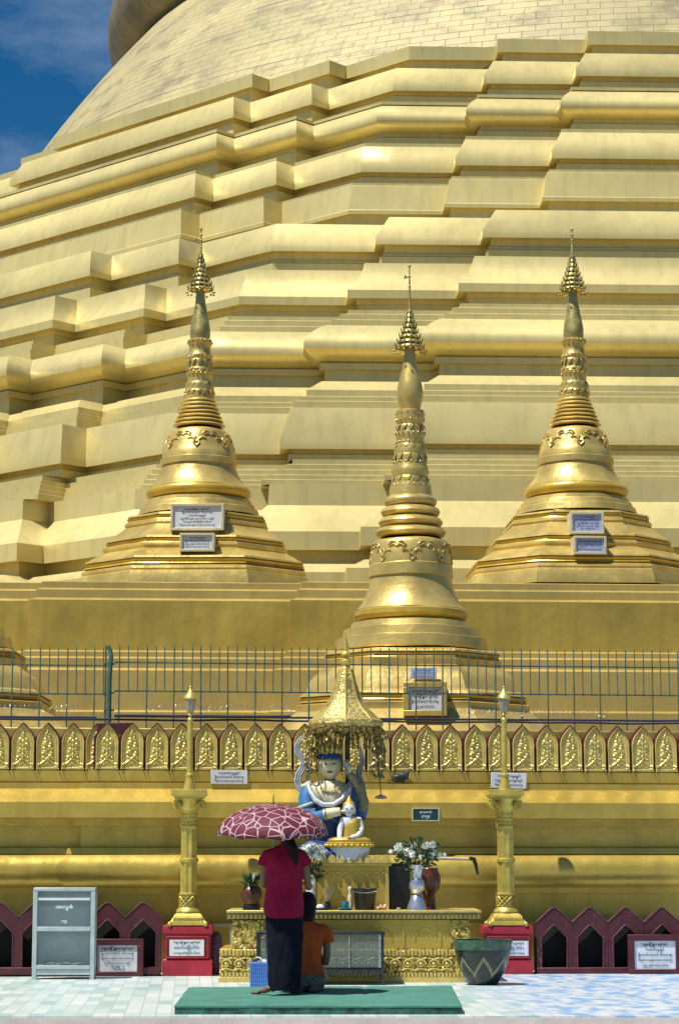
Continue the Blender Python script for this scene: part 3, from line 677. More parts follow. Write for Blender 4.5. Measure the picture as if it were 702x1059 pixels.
def stupa(cx,Y,ybase,label,spec,rotz=0,group=None,darktop=True,zfl=None):
    zb=at(cx,ybase,Y).z if zfl is None else zfl
    X=at(cx,(ybase+300)/2,Y).x
    t=thing('stupa',(X,Y,zb),label,'stupa',rotz=rotz,group=group)
    z=lambda py: at(cx,py,Y).z-zb
    m=mpp(Y,ybase-150)
    # base
    zq=lambda py,r: at(cx,py,Y-r).z-zb
    base=[(hw*m,zq(py,hw*m)) for py,hw in spec['base']][::-1]
    if zfl is not None:
        base=[b_ for b_ in base if b_[1]>.02]; base.append((base[-1][0],0))
    groups=spec.get('split')
    rs=[subdivring(octring(w,zz_,spec.get('c',.5))) for w,zz_ in base]
    rs=[[ (x*(1+.006*noise.noise(Vector((x*3,y*3,zq*6)))),y*(1+.006*noise.noise(Vector((x*3+9,y*3,zq*6)))),zq) for x,y,zq in r] for r in rs]
    MB().rings(rs,True,True,False).build('octagonal_base',M['stupa'],t,ang=25)
    # bright trim recess rings
    for py,hw in spec['trim']:
        r=[subdivring(octring((hw+o)*m,zq(py+d_*.8,hw*m),spec.get('c',.5))) for o,d_ in ((-2,-3.2),(0,-2.6),(-1.2,0),(0,2.6),(-2,3.2))]
        MB().rings(r).build('trim_moulding',M['trim'],t,ang=50)
    L_=lambda key: [(hw*m,zq(py,hw*m*.75)) for py,hw in spec[key]]
    MB().lathe(L_('steps'),n=64,cap0=False,cap1=False).rough(.012,2.5).build('step_ring',M['stupa'],t)
    MB().lathe(L_('bell'),n=64,cap0=True,cap1=False).rough(.010,2.5).build('bell',M['stupa'],t,ang=30)
    MB().lathe(L_('belltrim'),n=64,cap0=False,cap1=False).build('bell_rim',M['trim'],t)
    # garland on bell
    gm=MB(); g0,g1,gr0,gr1=spec['garland']
    nm=spec.get('ng',7)
    for i in range(nm):
        for sg in (-1,1):
            for (k0_,pts) in ((0,[(0,1.0),(.10,.8),(.05,.62),(.16,.45),(.30,.5),(.24,.3),(.40,.18),(.5,.32)]),(1,[(0,.75),(.07,.55),(.02,.4)]),(2,[(.2,.22),(.32,.05),(.45,.08)])):
                P_=[]
                for u_,v_ in pts:
                    a=2*pi*(i+sg*u_)/nm-pi/2; py=g0+(g1-g0)*v_; rr=(gr0+(gr1-gr0)*v_)*m*1.012
                    P_.append((rr*cos(a),rr*sin(a),zq(py,rr*.75)))
                gm.tube(P_,[m*.95]*(len(P_)-1)+[m*.4],5)
    gm.build('garland_relief',M['stupa'],t,ang=60)
    # rings
    rg=MB(); yb,hb,yt,ht,nr=spec['rings']; pr=[]
    for i in range(nr):
        y0_=yt+(yb-yt)*i/nr; y1_=yt+(yb-yt)*(i+1)/nr; h_=ht+(hb-ht)*(i+.6)/nr; dd=y1_-y0_
        pr+=[((h_*.86)*m,z(y0_)),((h_*.97)*m,z(y0_+dd*.2)),((h_*1.03)*m,z(y0_+dd*.5)),((h_*.98)*m,z(y0_+dd*.8)),((h_*.86)*m,z(y0_+dd*.98))]
    rg.lathe(pr,n=40,cap1=False).rough(.008,5).build('ring_spire',M['stupa'],t,ang=50)
    lm=MB(); lo=spec['lotus']; lm.lathe([(hw*m,z(py)) for py,hw in lo],n=36,cap1=False)
    for py,hw,n_,h_,up,ph in spec['petals']:
        petals(lm,hw*m,z(py),n_,hw*m*2.6/n_,h_*m,m*2.2,up,ph,tilt=m*.6)
    for py,hw,n_ in spec['beads']:
        for i in range(n_):
            a=2*pi*i/n_; lm.ball((hw*m*cos(a),hw*m*sin(a),z(py)),m*1.25,6,4)
    lm.rough(.006,6).build('lotus_bands',M['stupa'],t,ang=45)
    MB().lathe(L_('bud'),n=32,cap1=False).build('banana_bud',M['stupadark'] if darktop else M['stupa'],t)
    # umbrella crown
    hm=MB(); y0_,y1_,hw_=spec['hti']; nn=8
    for i in range(nn):
        f=i/nn; yy=y0_+(y1_-y0_)*f; r_=hw_*(1-f)**1.35*.88+1.5; rn=hw_*(1-(i+1)/nn)**1.35*.74+1.0; d_=(y0_-y1_)/nn
        hm.lathe([(rn*m,z(yy-d_)),(r_*.8*m,z(yy-d_*.55)),(r_*m,z(yy-d_*.2)),(r_*1.02*m,z(yy))],n=20,cap0=False,cap1=False)
        k=max(6,int(16-1.2*i))
        for q in range(k):
            a=2*pi*(q+.5*i)/k; hm.tube([(r_*m*cos(a),r_*m*sin(a),z(yy)),(r_*1.14*m*cos(a),r_*1.14*m*sin(a),z(yy-d_*1.0))],[m*.9,m*.3],4)
            if i==0: hm.ball((r_*1.16*m*cos(a),r_*1.16*m*sin(a),z(yy+2.4+1.3*(q%2))),m*1.25,6,4)
    hm.tube([(0,0,z(y1_+2)),(0,0,z(spec['tip']+4))],[m*1.6,m*.6],6)
    for f in (.25,.5,.72): hm.ball((0,0,z(y1_+(spec['tip']-y1_)*f)),m*1.5,8,6)
    hm.build('umbrella_crown',M['stupadark'],t,ang=60)
    MB().ball((0,0,z(spec['tip']+2)),m*1.5,8,6,(1,1,1.5)).build('top_ball',M['stupadark'],t); fm=MB(); ty=spec['tip']+14
    fm.add([(-m*.3,0,z(ty)),(-m*6,0,z(ty+1.5)),(-m*5,0,z(ty-3.5)),(-m*2.5,0,z(ty-1)),(-m*.3,m*.5,z(ty-2))],[(0,1,2,3,4)])
    fm.build('vane',M['stupadark'],t,smooth=False)
    return t,z,m
rings6=(443,27,413,15.5,7)
S1=dict(c=.50,
 base=[(604,118),(600,117),(590,113.5),(589,112),(587,112.6),(585,112),(583,108),(577,107),(576,109),(574,108),(573.5,106),(567,93.5),(566,91.5),(563,92.5),(561,92),(560,88),(556,87),(555,89),(553,88),(552.5,86),(543,73),(541,71),(539,72),(536.5,71),(536,67.5),(532,67),(531,69),(529,68),(528.6,60)],
 trim=[(580,110),(558.6,90),(534.2,70)],
 steps=[(512,46),(513,53.5),(516.5,54.5),(517.2,57),(521.5,58.5),(522.2,61),(528.6,63),(529,60)],
 bell=[(442,26),(443.5,28.5),(446,30.5),(455,34),(464,36.8),(465,37.4),(471,38),(471.6,39.6),(477.8,39.8),(478.6,38.2),(486,40.5),(493,44.5),(498,49),(500.5,52)],
 belltrim=[(499.8,50),(501,52.5),(505,54.2),(508,53.4),(511.5,50.5),(513.8,47.5),(514,44)],
 garland=(445.5,462,30.6,36.6), rings=rings6,
 lotus=[(351,10),(352,12),(356,12.2),(359,11),(366,11.3),(368,13),(371,12.6),(375,11),(384,12),(386,14),(389,13),(395,12.4),(402,15),(406,14.2),(411,15.4),(414,15.4)],
 petals=[(357,11.6,14,6,True,0),(372,11.6,12,7,False,0),(381,12.2,12,6,False,.5),(396,13,12,8,False,0),(404,14.2,14,6,False,.5)],
 beads=[(353.5,11.8,18),(370,12.4,18),(388,13.4,18),(409,15,20)],
 bud=[(299,4.4),(304,4.6),(312,5.4),(322,7.2),(332,9.4),(340,10.6),(346,10.6),(350,9.4),(352,9.2)],
 hti=(300,262,12.5), tip=235)
stupa(206,40.5,601,'left gold stupa standing on the upper terrace, its spire against the left stepped mouldings',S1,rotz=rad(-1),group='gold stupas in front of the pagoda',zfl=zM(600.5,-.25))
tl_,zl_,ml_=[None]*3
st1=[o for o in S.objects if o.name=='stupa'][0]
st2=copytree(st1); st2.location=(at(594,420,40.7).x,40.7,zM(600.5,-.25,600)); st2.scale=(1,1,1.0); st2.rotation_euler[2]=rad(3); 
tag(st2,'right gold stupa standing on the upper terrace near the picture edge, with two bluish plaques')
S2=dict(c=.46,
 base=[(760,150),(750,134),(738,124),(733,117),(731,116.5),(726,117),(724,112),(718,111),(717,114),(714,112),(712,108),(700,103),(696,100),(688,92),(687,89),(684,89.5),(680,90),(679,86),(674,86),(673,89),(671,88),(669.5,80)],
 trim=[(721,114),(676.8,88)],
 steps=[(640,54),(641,61),(646.5,63),(647.2,69),(656,71),(656.8,77),(668,79),(669.5,78),(670,74)],
 bell=[(556,36),(557.5,38.5),(560,40),(572,41.5),(581,42),(582,43),(593.5,43.6),(594.5,42),(604,43.5),(614,47),(622,51.5),(627.5,56.5)],
 belltrim=[(627,55),(629,58),(634,58.7),(637.5,56.5),(640,54),(640.5,50)],
 garland=(559,580,40,42.2), ng=8, rings=(557,37,514,25,4),
 lotus=[(424,11),(425,14),(432,15.5),(436,14.5),(439,13.5),(446,14),(449,15.5),(453,15),(457,14),(464,16),(468,17),(472,16.5),(477,16),(485,19),(489,20),(493,18.5),(497,19),(507,22),(513,22.5),(515,23)],
 petals=[(431,13.6,14,7,True,0),(440,13.8,12,7,False,0),(460,14.6,13,8,False,0),(470,16.2,12,11,False,.5),(484,17.6,13,8,False,0),(494,18.4,12,8,False,.5)],
 beads=[(435,15,16),(449,15.6,18),(458,14.8,18),(479,17,20),(503,20.4,22)],
 bud=[(358,5),(362,5.4),(370,6.4),(380,8.6),(390,11.2),(399,13.2),(406,13.6),(413,12.6),(420,10.8),(424,10)],
 hti=(360,318,15), tip=273)
ZT2=ZF-.02
st3,z3,m3=stupa(424.5,30.3,760,'central gold stupa rising from the lower terrace behind the fence, tallest and nearest',S2,group='gold stupas in front of the pagoda',darktop=False,zfl=ZT2)
st4=copytree(st3); p4=at(-70,670,28.6); st4.location=(p4.x,28.6,ZT2-.0); st4.scale=(.98,.98,.93)
tag(st4,'gold stupa cut by the left picture edge behind the fence, only its right flank visible')
# plaques
def plaque(parent,cx,py0,py1,hwpx,Y,frame,board,lines,ink,fr=2.6,name='plaque',tilt=0,yaw=0,rot=0):
    m=mpp(Y,py0); c=at(cx,(py0+py1)/2,Y); h=at(cx,py0,Y).z-at(cx,py1,Y).z; w=2*hwpx*m
    o=MB().box(-w/2,w/2,0,.05,-h/2,h/2); ob=o.build(name,board,parent,bev=.004)
    loc=Vector(c)
    if parent is not None:
        pm=Matrix.Translation(parent.location)@Matrix.Rotation(parent.rotation_euler[2],4,'Z'); loc=pm.inverted()@loc
    ob.location=loc; ob.rotation_euler=(tilt,rot,yaw)
    if frame:
        b=fr*m; q=MB()
        q.box(-w/2-b,w/2+b,-.03,.4,h/2,h/2+b).box(-w/2-b,w/2+b,-.03,.4,-h/2-b,-h/2).box(-w/2-b,-w/2,-.03,.4,-h/2,h/2).box(w/2,w/2+b,-.03,.4,-h/2,h/2)
        q.build('frame',frame,ob,bev=.006)
    if lines: text_into(ob,'lettering',lines,w*.94,h*.88,ink)
    return ob
t_=T
plaque(st1,204,523.5,546,25,40.5-1.52,M['cream'],M['white'],[t_['town'],t_['fam'],(t_['donor'],.6),t_['amt'],t_['sad'],t_['nib']],M['ink'])
plaque(st1,204,554,568,15.5,40.5-1.86,M['cream'],M['white'],[(t_['donor'],.7),t_['fam'],t_['yr'],t_['nib']],M['ink'])
plaque(st2,607,532,549.5,15,40.7-1.72,M['cream'],M['bluewhite'],[t_['donor'],t_['fam'],t_['town'],t_['amt'],(t_['sad'],.7)],M['inkgrey'],yaw=0)
plaque(st2,610,557,571,14.5,40.7-1.95,M['cream'],M['bluewhite'],[t_['fam'],t_['yr'],t_['nib']],M['inkgrey'])
plaque(st3,438,690.5,702,13.5,30.3-1.42,None,M['bluewhite'],[t_['donor'],t_['fam'],t_['town']],M['inkgrey'])
plaque(st3,439.5,711,735,17,30.3-1.72,M['mid'],M['white'],[t_['donor'],t_['town'],t_['fam'],(t_['yr'],.7)],M['ink'],fr=5.5)
# ------------------------------------------------------------ signs on the walls
def wallsign(cx,py0,py1,hw,n,lines,board,ink,label,frame=None,rot=0,px=None):
    s,z=FL.hit(cx,(py0+py1)/2,n); zt_=FL.hit(cx,py0,n)[1]; zb_=FL.hit(cx,py1,n)[1]
    m=mpp(26.2,800); w=2*hw*m; h=zt_-zb_; t=thing('wall_sign',FL.w(s,n,z),label,'sign',rotz=FL.phi)
    t.rotation_euler=(0,rot,FL.phi)
    MB().box(-w/2,w/2,-.006,.03,-h/2,h/2).build('board',board,t,bev=.002)
    if frame:
        b=.012; q=MB().box(-w/2-b,w/2+b,-.01,.028,h/2,h/2+b).box(-w/2-b,w/2+b,-.01,.028,-h/2-b,-h/2).box(-w/2-b,-w/2,-.01,.028,-h/2,h/2).box(w/2,w/2+b,-.01,.028,-h/2,h/2); q.build('frame',frame,t)
    text_into(t,'lettering',lines,w*.92,h*.86,ink,n_off=.009)
    return t
wallsign(237,796.8,811,18.8,.17,[t_['donor'],t_['fam'],t_['nib']],M['white'],M['ink'],'small white sign with three lines of black writing between the left lamp and the shrine')
wallsign(526,799.5,815.5,18.5,.17,[(t_['donor'],.9),t_['town'],t_['nib']],M['white'],M['ink'],'small white sign half hidden behind the right lamp pole',rot=rad(1.5))
wallsign(440,837,848.5,13,.40,[('ရာဟုထောင့်',.62),('(၁၅)',.42)],M['green'],M['inkwhite'],'dark green sign with white writing right of the seated figures',frame=M['cream'])
# ------------------------------------------------------------ lamp posts
def lamp(cx,yb,ctop,label,psign,Y=None):
    g=gnd(cx,yb); Y=g.y; X=g.x; t=thing('lamp_post',(X,Y+.18,0),label,'lamp post',group='golden column lamps on red pedestals',rotz=rad(2))
    m=mpp(Y,900); z=lambda py: at(cx,py,Y).z
    def sq(lst): 
        rs=[[(-h*m,-h*m,z(p)),(h*m,-h*m,z(p)),(h*m,h*m,z(p)),(-h*m,h*m,z(p))] for p,h in lst]; return rs
    d=0
    MB().rings([[(-h*m,-h*m*.75,q),(h*m,-h*m*.75,q),(h*m,h*m*.75,q),(-h*m,h*m*.75,q)] for q,h in [(z(957.5),20),(z(957.6),24.5),(z(961),26),(z(966),26),(z(967),24),(z(992),23.2),(z(993),25),(z(995),25.6),(.0,25.6)]],True,True,False).build('pedestal',M['red'],t,ang=30,bev=.004)
    f=.75
    yo=-25*m*f
    rec=MB()
    for bx in ((-22,22,968.5,970),(-22,22,990,991.5),(-22,-20.5,970,990),(20.5,22,970,990)):
        rec.box(bx[0]*m,bx[1]*m,yo-.010,yo+.04,z(bx[3]),z(bx[2]))
    rec.build('pedestal_moulding',M['red'],t,bev=.003)
    MB().rings(sq([(945,12),(947,14.2),(952,17),(953.5,18.6),(957.4,19.4)]),True,True,True).build('foot',M['lamp'],t,ang=25,bev=.003)
    dn=MB()
    for sx in range(-8,9):
        for (yy,) in ((-1,),):
            dn.box(sx*1.8*m-.6*m,sx*1.8*m+.5*m,-18.6*m,-16.4*m,z(952.8),z(947.6))
    dn.build('foot_dentils',M['lamp'],t,bev=.002)
    fb=MB()
    for a in (-1,1):
        for b in (-1,1): fb.ball((a*18.5*m,b*18.5*m,z(956.2)),2.6*m,10,6)
    fb.build('ball_feet',M['lamp'],t)
    MB().lathe([(9.6*m,z(939)),(12.5*m,z(942)),(13*m,z(944)),(11.5*m,z(945.5)),(12*m,z(946.5))],n=28).build('base_ring',M['lamp'],t)
    # shaft, fluted
    def fl(r,y0,y1,amp,k):
        rs=[]
        for py in (y0,y1):
            rs.append([((r*m*(1-amp*(.5+.5*cos(k*2*pi*i/72))))*cos(2*pi*i/72),(r*m*(1-amp*(.5+.5*cos(k*2*pi*i/72))))*sin(2*pi*i/72),z(py)) for i in range(72)])
        return MB().rings(rs)
    fl(8.8,856,888.5,.13,8).build('shaft',M['lamp'],t,ang=50)
    fl(9.2,891.5,924.5,.13,8).build('shaft',M['lamp'],t,ang=50)
    MB().lathe([(8.6*m,z(887.5)),(10*m,z(888.5)),(10.3*m,z(890)),(10*m,z(891.6)),(8.6*m,z(892.5))],n=28).build('shaft_ring',M['lamp'],t)
    MB().lathe([(8.6*m,z(923.6)),(10*m,z(924.4)),(10*m,z(926)),(8.8*m,z(926.6)),(9.2*m,z(939)),(9.8*m,z(940))],n=28,cap1=False).build('lower_drum',M['lamp'],t)
    lat=MB()
    for i in range(12):
        for sg in (-1,1):
            P_=[]
            for q in range(9):
                a=2*pi*i/12+sg*q/8*2*pi/12*2; P_.append((9.6*m*cos(a),9.6*m*sin(a),z(927.5+11*q/8)))
            lat.tube(P_,.6*m,4)
    lat.build('lattice_relief',M['lamp'],t)
    MB().lathe([(8.8*m,z(838)),(8.4*m,z(841)),(8.4*m,z(853)),(9.4*m,z(854)),(9.4*m,z(856)),(8.6*m,z(857))],n=28,cap1=False).build('upper_drum',M['lamp'],t)
    lat2=MB()
    for j in range(3):
        for i in range(14):
            a=2*pi*(i+.5*j)/14; lat2.ball((8.6*m*cos(a),8.6*m*sin(a),z(842.5+4.2*j)),1.1*m,6,4,(1,1,1.3))
    lat2.build('upper_relief',M['lamp'],t)
    cp=MB(); cp.lathe([(13*m,z(826)),(12*m,z(830)),(9*m,z(838))],n=28)
    for sx in (-1,1):
        for sy in (-1,1):
            P_=[]
            for q in range(22):
                a=q/21*2.2*2*pi; rr=(4.4-3.6*q/21)*m
                P_.append((sx*(12.6*m+rr*cos(a+pi/2)*-1),sy*11*m,z(832.5)+rr*sin(a+pi/2)))
            cp.tube(P_,[1.5*m-.7*m*q/21 for q in range(22)],6)
        cp.tube([(sx*12.6*m,-11*m,z(832.5)),(sx*12.6*m,11*m,z(832.5))],3.4*m,12)
    cp.build('capital_volutes',M['lamp'],t)
    ab=MB().rings(sq([(816.6,16.5),(817,18.2),(822.5,18.6),(823,17),(826,15)]),True,True,True)
    for sx in range(-7,8): ab.box(sx*2*m-.7*m,sx*2*m+.7*m,-16.6*m,-13*m,z(826),z(823))
    ab.build('abacus',M['lamp'],t,ang=30)
    xt=0
    MB().lathe([(3.2*m,z(799.5)),(4.6*m,z(800.5)),(4.6*m,z(802.5)),(4*m,z(803)),(5*m,z(809)),(6.3*m,z(815.5)),(6.6*m,z(817))],n=24).build('pole_foot',M['lamp'],t)
    MB().lathe([(2.5*m,z(745)),(3*m,z(748)),(3.1*m,z(799.8))],n=20).build('pole',M['lamp'],t)
    MB().lathe([(1.8*m,z(736)),(3*m,z(738)),(1.7*m,z(739.5)),(1.7*m,z(741)),(3.1*m,z(743)),(2.6*m,z(746))],n=20).build('collar',M['lamp'],t)
    MB().lathe([(6.1*m,z(722)),(5.8*m,z(726)),(4.4*m,z(732)),(2.9*m,z(736.6))],n=8,a0=pi/8).build('lantern_glass',M['lantglass'],t,smooth=False)
    rb=MB()
    for i in range(8):
        a=pi/8+2*pi*i/8; rb.tube([(q*m*cos(a),q*m*sin(a),z(py)) for q,py in ((6.2,722),(5.9,726),(4.5,732),(3,736.6))],.35*m,4)
    rb.build('lantern_ribs',M['lamp'],t)
    MB().lathe([(.3*m,z(708)),(1.1*m,z(709.5)),(.7*m,z(711.3)),(1.5*m,z(712.5)),(3.2*m,z(715)),(6.2*m,z(718.6)),(7.4*m,z(721)),(6.6*m,z(722.3))],n=24).build('lantern_cap',M['lamp'],t)
    return t,m,z,yo
l1,m1,z1,yo1=lamp(193,1010,0,'left golden column lamp on a red pedestal beside the cabinet',1)
l2,m2,z2,yo2=lamp(525,1008,0,'right golden column lamp on a red pedestal behind the glazed bowl',1)
def pedsign(t,m,z,yo,x0,x1,y0,y1,lines):
    w=(x1-x0)*m; h=z(y0)-z(y1); o=MB().box(-w/2,w/2,-.004,.02,-h/2,h/2).build('name_plate',M['white'],t,loc=((x0+x1)/2*m,yo-.004,(z(y0)+z(y1))/2))
    text_into(o,'lettering',[lines[0]],w*.9,h*.24,M['ink'],n_off=.007,loc=(0,0,h*.33))
    text_into(o,'lettering',[lines[1]],w*.85,h*.38,M['inkblue'],n_off=.007,loc=(0,0,0))
    text_into(o,'lettering',[lines[2]],w*.9,h*.24,M['ink'],n_off=.007,loc=(0,0,-h*.33))
pedsign(l1,m1,z1,yo1,-18.5,17,972.2,989,[t_['town'],'မောင်မြင့်သိန်း',t_['sad']])
pedsign(l2,m2,z2,yo2,-18,21,973.5,989,[t_['town'],'မောင်မြင့်သိန်း',t_['sad']])
# ------------------------------------------------------------ pierced arcade
def arcade(x0,x1,peaks,yb,ypk,label):
    c=gnd((x0+x1)/2,yb); t=thing('pierced_arcade',(c.x,c.y,0),label,'low wall',rotz=rad(3.5),group='maroon pierced arcades at the foot of the wall')
    m=mpp(c.y,980); sp=37.5*m; z=lambda py: at((x0+x1)/2,py,c.y).z
    xw=lambda px: (px-(x0+x1)/2)*m
    for pk in peaks:
        hw=18.75; zt=z(ypk); zv=z(ypk+15.5)
        q=MB(); x=xw(pk)
        outer=[(x+hw*m,z(1001)),(x+hw*m,zv),(x+3*m,zt-.01),(x,zt),(x-3*m,zt-.01),(x-hw*m,zv),(x-hw*m,z(1001))]
        iw=13.6; ip=z(ypk+18); isd=z(ypk+31)
        inner=[(x+iw*m,z(1001)),(x+iw*m,isd),(x+1.5*m,ip-.005),(x,ip),(x-1.5*m,ip-.005),(x-iw*m,isd),(x-iw*m,z(1001))]
        vs=[];n=7
        for yy in (0,.14):
            vs+=[(a,yy,b) for a,b in outer]+[(a,yy,b) for a,b in inner]
        fs=[]
        for i in range(n-1):
            fs.append((i,i+1,n+i+1,n+i)); o2=2*n
            fs.append((o2+i+1,o2+i,o2+n+i,o2+n+i+1))
            fs.append((i+1,i,o2+i,o2+i+1)); fs.append((n+i,n+i+1,o2+n+i+1,o2+n+i))
        q.add(vs,fs); ar=q.build('arch',M['maroon'],t,ang=20,bev=.008)
        MB().tube([(a_,-.004,b_) for a_,b_ in inner],.007,5).rough(.004,20).build('chipped_edging',M['chip'],ar)
        MB().tube([(a_,-.002,b_) for a_,b_ in outer[1:-1]],.006,5).rough(.004,20).build('chipped_edging',M['chip'],ar)
    a=xw(peaks[0]-18.75)-.0; b=xw(peaks[-1]+18.75)
    MB().box(a,b,-.02,.16,z(1007.5 if x0>300 else 1008.5),z(1001)).build('sill',M['maroon'],t,bev=.008)
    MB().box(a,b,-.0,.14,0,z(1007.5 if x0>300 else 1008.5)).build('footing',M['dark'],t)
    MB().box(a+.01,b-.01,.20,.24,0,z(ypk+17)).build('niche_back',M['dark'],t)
    return t
arcade(-80,165,[-76,-38.5,-1,36,73,110,147],1010.5,934,'left maroon arcade of pointed openings behind the cabinet and plaque')
arcade(553,720,[573,610.5,648,685.5,723],1007.5,939,'right maroon arcade of pointed openings beside the right lamp')
# ------------------------------------------------------------ framed plaques on the floor
def floorplaque(cx,hw,y0,yb,lines,label,yaw=0):
    c=gnd(cx,yb); t=thing('framed_plaque',(c.x,c.y,0),label,'plaque',rotz=yaw); m=mpp(c.y,990); z=lambda py: at(cx,py,c.y).z
    w=hw*m; b=6.5*m; h=z(y0)
    q=MB().box(-w,w,0,.07,h-b,h).box(-w,w,0,.07,0,b*.75).box(-w,-w+b,0,.07,b*.75,h-b).box(w-b,w,0,.07,b*.75,h-b); q.build('frame',M['maroon'],t,bev=.006)
    bd=MB().box(-w+b,w-b,.02,.06,b*.75,h-b).build('board',M['white'],t)
    text_into(bd,'lettering',lines,2*(w-b)*.96,(h-b*1.75)*.92,M['ink'],loc=(0,.018,(b*.75+h-b)/2))
floorplaque(121,27,971.5,1010.5,[t_['town'],t_['fam'],t_['nib'],(t_['amt'],.8),('၁၃၅၂',.4)],'framed white plaque with black writing leaning beside the grey cabinet',rad(2))
floorplaque(678,28,967,1008,[(t_['town'],.75),(t_['donor'],.55),t_['fam'],t_['nib'],(t_['yr'],.75)],'framed white plaque with black writing at the far right in front of the arcade',rad(3))
# ------------------------------------------------------------ grey donation cabinet
c=gnd(65,1013.5); cb_=thing('donation_cabinet',(c.x,c.y,0),'grey metal cabinet with two glass doors standing at the left','cabinet',rotz=rad(2.0))
m=mpp(c.y,960); W=32*m; z=lambda py: at(65,py,c.y).z; D=.26
MB().box(-W,W,0,D,z(922),z(918.5)).build('top',M['cabframe'],cb_,bev=.005)
for bx in ((-W,-W+.045,0.003,.045),(W-.045,W,0.003,.045),(-W,-W+.035,D-.04,D),(W-.035,W,D-.04,D)): MB().box(*bx,0,z(922)).build('frame_post',M['cabframe'],cb_,bev=.004)
MB().box(-W+.035,W-.035,D-.012,D-.002,z(1002),z(922)).build('back_panel',M['cabframe'],cb_)
for sg in (-1,1): MB().box(sg*W-.006,sg*W+.006,.045,D-.04,z(1002),z(922)).build('side_panel',M['cabframe'],cb_)
MB().box(-W+.045,W-.045,.0,.03,z(963.5),z(959)).build('middle_rail',M['cabframe'],cb_,bev=.003)
MB().box(-W+.045,W-.045,.0,.03,z(1003),z(999)).build('bottom_rail',M['cabframe'],cb_,bev=.003)
MB().box(-W+.045,W-.045,.01,D-.03,z(1009),z(1003.2)).build('drawer',M['cabframe'],cb_,bev=.003)
MB().box(-W+.045,W-.045,.03,D-.02,z(1001.6),z(1000)).build('shelf',M['cabframe'],cb_)
g1_=MB().box(-W+.045,W-.045,.012,.018,z(959),z(922)).build('glass_door',M['glass'],cb_)
MB().box(-W+.055,W-.055,-.002,.011,z(931.5),z(929)).build('slot_rail',M['white'],g1_)
text_into(g1_,'lettering',['အလှူခံ'],.21,.075,M['inkwhite'],loc=(0,.008,z(939)))
text_into(g1_,'lettering',['၁၅'],.07,.04,M['inkwhite'],loc=(0,.008,z(954)))
MB().box(-W+.045,W-.045,.012,.018,z(999),z(963.5)).build('glass_door',M['glass'],cb_)
pm=MB()
for i in range(26):
    x=random.uniform(-W+.08,W-.1); y=random.uniform(.07,.18); a=random.uniform(0,3); zz0=z(1000)+.002+random.uniform(0,.025)
    pm.box(x-.06,x+.06,y-.03,y+.03,zz0,zz0+.012,rot=a,piv=(x,y))
tag(pm.build('banknote_pile',M['paper']),'crumpled banknotes heaped on the cabinet floor behind the glass','banknotes').location=(c.x,c.y,0)
# ------------------------------------------------------------ altar
AY=gnd(352,1016.5).y; al=thing('altar_table',(0,AY,0),'long stepped gold altar with carved friezes and a dentilled table edge','altar')
m=mpp(AY,980); X=lambda px:(px-351)*m; z=lambda py: at(351,py,AY).z
DB=1.15
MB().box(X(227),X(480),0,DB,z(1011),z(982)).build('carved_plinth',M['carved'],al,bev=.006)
MB().box(X(226),X(481),-.015,DB,0,z(1011)).build('plinth_foot',M['relief'],al,bev=.005)
fr=MB()
# ridged top and bottom borders of the plinth as small tongues
n=64
for i in range(n):
    x=X(228)+(X(479)-X(228))*(i+.5)/n; hw=(X(479)-X(228))/n*.34
    fr.box(x-hw,x+hw,-.016,.0,z(988.5),z(983)); fr.box(x-hw,x+hw,-.016,.0,z(1011),z(1006.5))
fr.build('plinth_border',M['relief'],al,bev=.002)
# scroll relief across the plinth
sc=MB()
x=X(234)
i=0
while x<X(474):
    P_=[]; sg=1 if i%2 else -1
    for q in range(20):
        a=q/19*2*pi*1.3; rr=.055*(1-q/24)
        P_.append((x+rr*cos(a*sg),-.012,z(997.5)+rr*sin(a)*.9))
    sc.tube(P_,[.012-.006*q/19 for q in range(20)],5); 
    sc.ball((x,-.01,z(997.5)),.022,8,5,(1,.6,1)); sc.tube([(x-.06,-.01,z(991)),(x,-.012,z(993)),(x+.06,-.01,z(991))],.009,5); sc.tube([(x-.06,-.01,z(1004)),(x,-.012,z(1002)),(x+.06,-.01,z(1004))],.009,5)
    x+=.132; i+=1
sc.build('scroll_frieze',M['relief'],al,ang=60)
MB().box(X(240),X(486),.03,DB,z(982),z(951.5)).build('body_panel',M['deep'],al,bev=.005)
for px0,px1 in ((240.5,275),(466,486)):
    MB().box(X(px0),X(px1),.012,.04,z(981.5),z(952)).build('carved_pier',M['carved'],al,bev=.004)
for px_ in (300,345,395,440):
    MB().tube([(X(px_)+.11*cos(q/9*pi),.028,z(974)+.13*sin(q/9*pi)) for q in range(10)],.006,5).build('panel_relief',M['deep'],al)
for px_ in (290,322,370,417,455): MB().box(X(px_)-.012,X(px_)+.012,.018,.035,z(981),z(952)).build('pilaster_strip',M['deep'],al)
MB().box(X(234),X(498),-.03,DB+.02,z(944.3),z(942)).build('table_top',M['relief'],al,bev=.004)
MB().box(X(234.6),X(497.4),-.0,DB,z(951),z(944.3)).build('table_edge',M['stupadark'],al)
dn=MB(); n=58
for i in range(n):
    x=X(235)+(X(497)-X(235))*(i+.5)/n; hw=(X(497)-X(235))/n*.30
    dn.box(x-hw,x+hw,-.022,.0,z(950.6),z(945))
dn.build('dentils',M['dent'],al,bev=.002)
